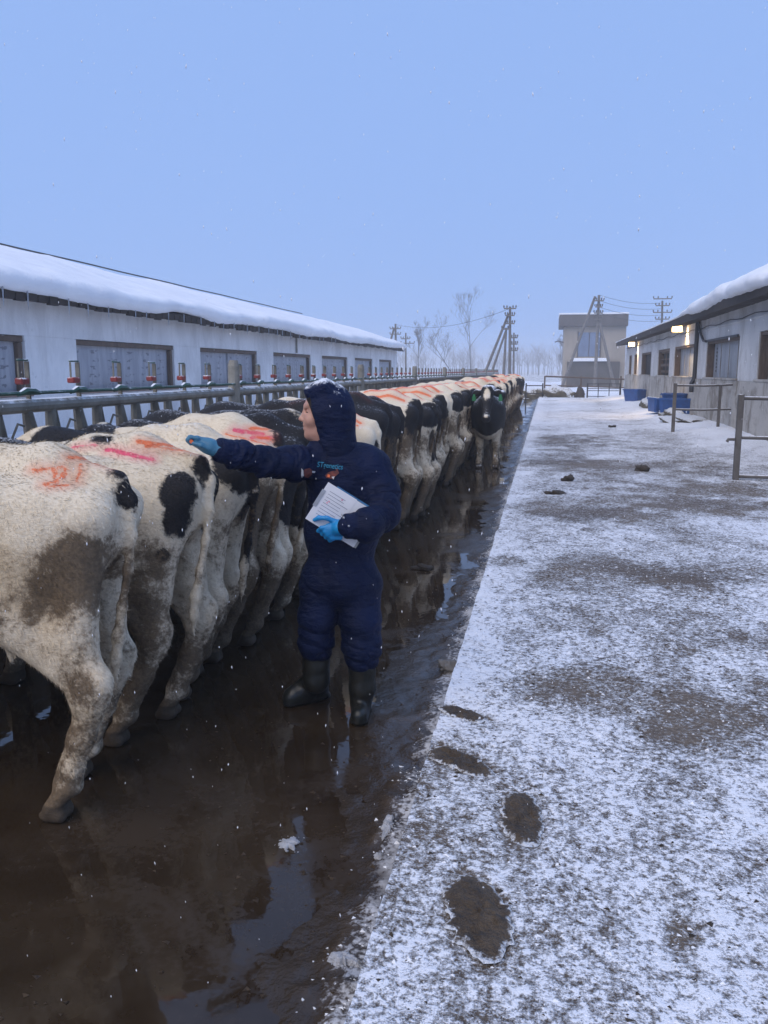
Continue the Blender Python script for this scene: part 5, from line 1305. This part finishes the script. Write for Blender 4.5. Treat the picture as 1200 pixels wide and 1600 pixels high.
V, F = coverall_body().mesh(0.0065, smooth=1)
N = vnormals(V, F)
def arm_t(V, A_):
    best = np.full(len(V), 9.0); tt = np.zeros(len(V)); o = 0.0
    for i in range(len(A_) - 1):
        a, b_ = np.array(A_[i]), np.array(A_[i + 1]); ba = b_ - a; L = np.linalg.norm(ba)
        t = np.clip(((V - a) @ ba) / (ba @ ba), 0, 1); d = np.linalg.norm(V - a - t[:, None] * ba, axis=1)
        m = d < best; best[m] = d[m]; tt[m] = o + t[m] * L; o += L
    return best, tt
dR, tR = arm_t(V, RA); dL, tL = arm_t(V, LA)
ang = np.arctan2(V[:, 1], V[:, 0] + 0.1)
fold = -0.015 * crease(V[:, 2] * 7 + V[:, 0] * 5, V[:, 0] * 6 - V[:, 2] * 3 + V[:, 1] * 4, 3)                           # torso
lowz = sstep(0.75, 0.4, V[:, 2]); fold = fold * (1 - lowz) + lowz * (-0.020 * crease(V[:, 2] * 15 + V[:, 0] * 4, V[:, 0] * 5 + V[:, 1] * 5, 7))
mR = sstep(0.13, 0.09, dR) * sstep(0.06, 0.16, tR); mL = sstep(0.13, 0.10, dL) * sstep(0.06, 0.16, tL)
fold = fold * (1 - mR) + mR * -0.022 * crease(tR * 22 + V[:, 2] * 6, V[:, 2] * 7 + V[:, 1] * 7, 11)
fold = fold * (1 - mL) + mL * -0.022 * crease(tL * 20 + V[:, 0] * 5, V[:, 0] * 7 + V[:, 1] * 7, 13)
V = V + N * fold[:, None]
cov = put('coverall', mesh_np('coverall', V, F), 'navy', person)
CV, CN = V, vnormals(V, F)
# hood
B = Body()
B.ell(P(513, 640, 0.01), (0.128, 0.115, 0.142), 0.05); B.cap(P(516, 650, 0.01), P(523, 702, 0.02), 0.112, 0.118, 0.06, (1, 1.05, 1))
B.cap(P(480, 612, 0.0), P(505, 603, 0.0), 0.02, 0.03, 0.05, (1, 3.2, 1))
B.half(P(485, 640, 0), (-0.955, 0.03, -0.30), 0.012)
B.ell(P(503, 648, 0), (0.112, 0.094, 0.118), 0.012, sub=True); B.cap(P(486, 672, 0), P(500, 690, 0), 0.06, 0.05, 0.012, (1, 1.3, 1), sub=True)
V, F = B.mesh(0.006, smooth=1); N = vnormals(V, F)
V = V + N * (-0.007 * crease(V[:, 2] * 9 + V[:, 0] * 5, V[:, 0] * 6 + V[:, 1] * 6, 23))[:, None]
put('hood', mesh_np('hood', V, F), 'hoodnavy', person)
# body: skin, head with face; the rest is inside the clothes
B = Body()
B.ell(P(508, 634, 0), (0.098, 0.074, 0.102), 0.03); B.ell(P(493, 655, 0), (0.064, 0.060, 0.096), 0.03)
B.cap(P(485, 678, 0), P(508, 672, 0), 0.026, 0.042, 0.03, (1, 1.45, 1)); B.ell(P(482.5, 681, 0), (0.019, 0.024, 0.018), 0.016)
B.cap(P(477.5, 641, 0), P(471, 654, 0), 0.0085, 0.0115, 0.012); B.ell(P(470, 654.5, 0), (0.011, 0.011, 0.010), 0.008)
for s in (-1, 1):
    B.ell(P(474.5, 656.5, s * 0.012), (0.012, 0.009, 0.009), 0.006); B.ell(P(487, 657, s * 0.044), (0.028, 0.022, 0.026), 0.02)
    B.cap(P(478.5, 634, s * 0.012), P(482, 633, s * 0.045), 0.010, 0.010, 0.018)
    B.ell(P(479.5, 642, s * 0.032), (0.014, 0.015, 0.011), 0.010, sub=True); B.ell(P(483, 642.3, s * 0.032), (0.0135, 0.0145, 0.0115), 0.004)
B.cap(P(475.5, 664, -0.019), P(475.5, 664, 0.019), 0.0062, 0.0062, 0.008); B.cap(P(476, 669.5, -0.016), P(476, 669.5, 0.016), 0.0072, 0.0072, 0.008)
B.cap(P(474.0, 666.8, -0.02), P(474.0, 666.8, 0.02), 0.0022, 0.0022, 0.003, sub=True)
B.cap(P(504, 680, 0), P(514, 712, 0.01), 0.056, 0.062, 0.03)
Vh, Fh = B.mesh(0.0036, smooth=1)
Vb, Fb = coverall_body(0.03).mesh(0.014, smooth=1)
V, F, _ = joined((Vb, Fb, {}), (Vh, Fh, {}))
put('body', mesh_np('body', V, F), 'skin', person)
MB().tube([P(478.0, 632.5, -0.016), P(479.5, 631, -0.034), P(484, 633, -0.050)], [0.004, 0.0055, 0.003], 6).build('eyebrow', 'brow', person, True)
MB().tube([P(478.6, 643.6, -0.038), P(481, 645, -0.046), P(484.5, 644, -0.050)], [0.002, 0.0026, 0.002], 5).build('eyelashes', 'brow', person, True)
MB().tube([P(482, 622, -0.066), P(486, 630, -0.071), P(489, 640, -0.070), P(491, 652, -0.066)], [0.012, 0.013, 0.011, 0.005], 6).build('sideburn_hair', 'brow', person, True)
# gloves
def fingers(B, chains, r=0.0098):
    for c in chains: B.chain(c, [r * 1.08] + [r] * (len(c) - 2) + [r * 0.85], 0.006)
B = Body(); bz = -0.325
B.cap(P(343, 705, bz), P(327, 698, bz), 0.038, 0.034, 0.03); B.cap(P(328, 697, bz), P(308, 690, bz), 0.030, 0.028, 0.03, (1, 1.35, 1))
fingers(B, [[P(309, 685 + 0.5 * i, bz - 0.033 + 0.021 * i), P(298 - (i == 1) * 1.5, 682.5 + 0.5 * i, bz - 0.033 + 0.021 * i), P(293.5, 687 + 0.5 * i, bz - 0.033 + 0.021 * i), P(298, 693 + 0.3 * i, bz - 0.030 + 0.021 * i)] for i in range(4)])
fingers(B, [[P(327, 701, bz - 0.034), P(314, 696, bz - 0.047), P(302, 692.5, bz - 0.044)]], 0.011)
V, F = B.mesh(0.0042, smooth=1); V += vnormals(V, F) * (0.004 * fbm(V[:, 0] * 45, V[:, 2] * 40 + V[:, 1] * 40, 31, 3))[:, None]
put('glove', mesh_np('glove', V, F), 'gloved', person)['label'] = 'dulled blue glove on the outstretched hand'
B = Body(); pass
B.cap(P(546, 822, nb - 0.070), P(532, 825, nb - 0.050), 0.040, 0.036, 0.03); B.cap(P(530, 826, nb - 0.016), P(515, 829, nb - 0.026), 0.034, 0.030, 0.03, (1, 0.75, 1.25))
fingers(B, [[P(514 + 6.0 * i, 822.5 + 6.0 * i, nb - 0.030), P(502 + 5.5 * i, 825 + 5.2 * i, nb - 0.030), P(497.5 + 6 * i, 829.5 + 4.8 * i, nb - 0.008), P(503 + 6 * i, 828 + 4.8 * i, nb + 0.024)] for i in range(4)], 0.0104)
fingers(B, [[P(528, 817, nb - 0.030), P(511, 809.5, nb - 0.032), P(498, 809, nb - 0.022), P(491, 812.5, nb - 0.016)]], 0.0118)
V, F = B.mesh(0.0042, smooth=1); V += vnormals(V, F) * (0.004 * fbm(V[:, 0] * 45, V[:, 2] * 40 + V[:, 1] * 40, 33, 3))[:, None]
put('glove', mesh_np('glove', V, F), 'glove', person)['label'] = 'bright blue glove gripping the papers'
# cuffs
for A_, r in ((RA, 0.058), (LA, 0.061)):
    e1 = np.array(A_[-1]); e0 = np.array(A_[-2]); d = (e1 - e0) / np.linalg.norm(e1 - e0)
    MB().tube([e1 - d * 0.045, e1 - d * 0.03, e1 + d * 0.012, e1 + d * 0.022, e1 + d * 0.018], [r * 0.99, r * 1.04, r * 1.02, r * 0.96, r * 0.80], 20, True).build('cuff', 'navy', person, True)
for k, (px, py) in enumerate(((535, 804), (537, 809), (545, 822))):
    c = np.array(P(px, py, -0.358 + 0.004 * k)); MB().add([tuple(np.array(q) + c) for q in lump(5, (0.006, 0.004, 0.006), 8, 6, 0)[0]], lump(5, (0.006, 0.004, 0.006), 8, 6, 0)[1]).build('press_stud', 'stud', person, True)
# boots
def boot(shaft_top, ankle, heel, toe, label):
    B = Body(); heel = np.array(heel); toe = np.array(toe); d = (toe - heel) / np.linalg.norm(toe - heel); an = heel + d * 0.055 + np.array([0, 0, 0.10])
    B.chain([shaft_top, ankle, tuple(an)], [0.080, 0.066, 0.060], 0.03)
    B.cap(tuple(heel + d * 0.03 + (0, 0, 0.045)), tuple(heel + d * 0.10 + (0, 0, 0.045)), 0.046, 0.044, 0.03)
    B.cap(tuple(an + d * 0.02), tuple(heel + d * 0.19 + (0, 0, 0.055)), 0.062, 0.050, 0.05); B.cap(tuple(heel + d * 0.13 + (0, 0, 0.04)), tuple(toe - d * 0.045 + (0, 0, 0.042)), 0.050, 0.042, 0.03)
    B.cap(tuple(heel + d * 0.02 + (0, 0, 0.014)), tuple(heel + d * 0.09 + (0, 0, 0.014)), 0.05, 0.05, 0.008, (1, 1, 0.5)); B.cap(tuple(heel + d * 0.12 + (0, 0, 0.014)), tuple(toe - d * 0.05 + (0, 0, 0.014)), 0.054, 0.047, 0.008, (1, 1, 0.5))
    B.half((0, 0, -0.008), (0, 0, -1), 0.004)
    V, F = B.mesh(0.0075, smooth=1); V += vnormals(V, F) * (0.010 * sstep(0.1, 0.2, V[:, 2]) * fbm(V[:, 2] * 16, V[:, 0] * 8 + V[:, 1] * 8, 37, 3))[:, None]
    put('boot', mesh_np('boot', V, F), 'rubber', person)['label'] = label
hl, to = G(508, 1088), G(442, 1104)
boot(P(494, 1006, 0.0), P(494, 1062, 0.0), hl, to, 'dark rubber boot pointing at the cows')
hl, to = G(567, 1092), G(560, 1136)
boot(P(566, 1018, -0.05), P(566, 1075, -0.05), hl, to, 'dark rubber boot pointing away from the far barns')
# lettering and emblems lie on the chest
def drape(a, z, off=0.014):
    m = (CN[:, 1] < -0.05) & (np.hypot(CV[:, 0] - a, CV[:, 2] - z) < 0.05)
    c = CV[m]; d = np.hypot(c[:, 0] - a, c[:, 2] - z); i = np.argsort(d)[:4]; w_ = 1 / (d[i] + 1e-4)
    return (a, float((c[i, 1] * w_).sum() / w_.sum()) - off, z)
cu = bpy.data.curves.new('lettering', 'FONT'); cu.body = 'STgenetics'; cu.size = 1.0; cu.shear = 0.25; cu.offset = 0.012
to_ = bpy.data.objects.new('lettering_tmp', cu); COL.objects.link(to_)
dg = bpy.context.evaluated_depsgraph_get(); me = bpy.data.meshes.new_from_object(to_.evaluated_get(dg)); bpy.data.objects.remove(to_)
co = np.zeros(len(me.vertices) * 3); me.vertices.foreach_get('co', co); co = co.reshape(-1, 3)
p0, p1 = np.array(P(495, 729, -0.12)), np.array(P(536, 733.5, -0.12)); L = co[:, 0].max()
me.vertices.foreach_set('co', np.array([drape(*(p0 + (p1 - p0) * c[0] / L + np.array([0, 0, 1]) * c[1] * (p1[0] - p0[0]) / L * 1.25)[[0, 2]]) for c in co]).ravel()); me.update()
put('lettering', me, 'cyan', person)
def emblem(pts, mat, off=0.008):
    q = [np.array(P(x, y, -0.12)) for x, y in pts]; c = sum(q) / len(q); V = [drape(c[0], c[2], off)] + [drape(p[0], p[2], off) for p in q]
    MB().add(V, [(0, 1 + k, 1 + (k + 1) % len(q)) for k in range(len(q))]).build('emblem', mat, person)
emblem([(477, 731), (484, 730), (489, 735), (487, 742), (481, 747), (477, 744), (475, 738)], 'redthread')
emblem([(472, 729), (475, 733), (475.5, 741), (474.5, 751), (472.5, 752), (471.5, 742)], 'whitethread')
emblem([(488, 735), (493, 736), (492, 739), (488, 738)], 'whitethread', 0.010)
emblem([(508, 743), (513, 738), (520, 736), (528, 735), (530, 739), (524, 744), (519, 748), (510, 747)], 'redthread')
emblem([(512, 741), (516, 742), (515, 746), (511, 745)], 'crayon', 0.010); emblem([(518, 745), (523, 744), (521, 749)], 'whitethread', 0.010)
emblem([(524, 731), (528, 731), (528, 735), (525, 735)], 'redthread', 0.010)
# placket of the zip
pl_ = [drape(*np.array(P(502 + (y - 705) * 0.02, y, -0.12))[[0, 2]], 0.004) for y in range(708, 926, 6)]; pr_ = [drape(*np.array(P(510 + (y - 705) * 0.02, y, -0.12))[[0, 2]], 0.006) for y in range(708, 926, 6)]
n_ = len(pl_); MB().add(pl_ + pr_, [(k, k + 1, n_ + k + 1, n_ + k) for k in range(n_ - 1)]).build('zip_flap', 'hoodnavy', person, True)

# ------------------------------------------------------------------ held things
def loc2w(p): return C0 + PA * p[0] + PB * p[1] + np.array([0, 0, p[2]])
cA, cB, cC = [np.array(P(x, y, nb)) for x, y in ((513, 753), (477, 810), (552, 856))]
nbk = thing('clipboard', 'white sheets on a folder tucked under the person\'s arm, held by a blue glove', 'papers', tuple(loc2w(cB)), math.atan2(PA[1], PA[0]))
ux = (cC - cB); uy = (cA - cB); wL, hL = np.linalg.norm(ux), np.linalg.norm(uy); ux /= wL; uy /= hL; un = np.cross(ux, uy)
def sheet(name, x0, x1, y0, y1, z0, z1, mat, parent=nbk, curl=0.0):
    V = []; n = 6
    for z in (z0, z1):
        for j in range(n + 1):
            for i in range(n + 1):
                x = x0 + (x1 - x0) * i / n; y = y0 + (y1 - y0) * j / n; V.append(ux * x + uy * y + un * (z + curl * sin(3 * i / n + 2 * j / n)))
    m = n + 1; F = []
    for s in (0, 1):
        for j in range(n):
            for i in range(n):
                q = [s * m * m + j * m + i, s * m * m + j * m + i + 1, s * m * m + (j + 1) * m + i + 1, s * m * m + (j + 1) * m + i]; F.append(tuple(q if s else q[::-1]))
    rim = [j for j in range(m)] + [j * m + n for j in range(1, m)] + [n * m + n - j for j in range(1, m)] + [(n - j) * m for j in range(1, n)]
    for k in range(len(rim)): a, b_ = rim[k], rim[(k + 1) % len(rim)]; F.append((a, b_, b_ + m * m, a + m * m))
    return MB().add(V, F).build(name, mat, parent)
sheet('folder', 0.002, wL + 0.012, 0.004, hL - 0.002, -0.004, -0.0012, 'folder'); sheet('blue_card', 0.05, wL + 0.008, 0.02, hL + 0.006, -0.0062, -0.0045, 'bluecard')
pg = sheet('top_sheet', 0, wL * 0.60, 0, hL, 0.0022, 0.0028, 'paper', nbk, 0.0008); sheet('under_sheet', 0.004, wL, 0.002, hL - 0.004, -0.0008, 0.0005, 'paper')
sheet('clip', -0.006, 0.014, hL * 0.36, hL * 0.80, 0.0042, 0.0062, 'stud')
for k in range(9): sheet('print_line', 0.03, 0.03 + (0.09 if k % 3 else 0.12), 0.05 + k * 0.016, 0.0518 + k * 0.016, 0.0040, 0.0042, 'ink', pg)
for (x, y) in ((0.05, 0.13), (0.045, 0.12), (0.10, 0.17)): sheet('pink_note', x, x + 0.008, y, y + 0.007, 0.0043, 0.0045, 'pinkink', pg)
cr = MB().tube([P(299, 690, bz - 0.05), P(298.5, 689, bz), P(298, 689, bz + 0.05)], 0.009, 10)
o = cr.build('marking_crayon', 'crayon'); o.location = tuple(C0); o.rotation_euler = (0, 0, math.atan2(PA[1], PA[0])); tag(o, 'orange stock-marking crayon clutched in the outstretched gloved hand', 'crayon')
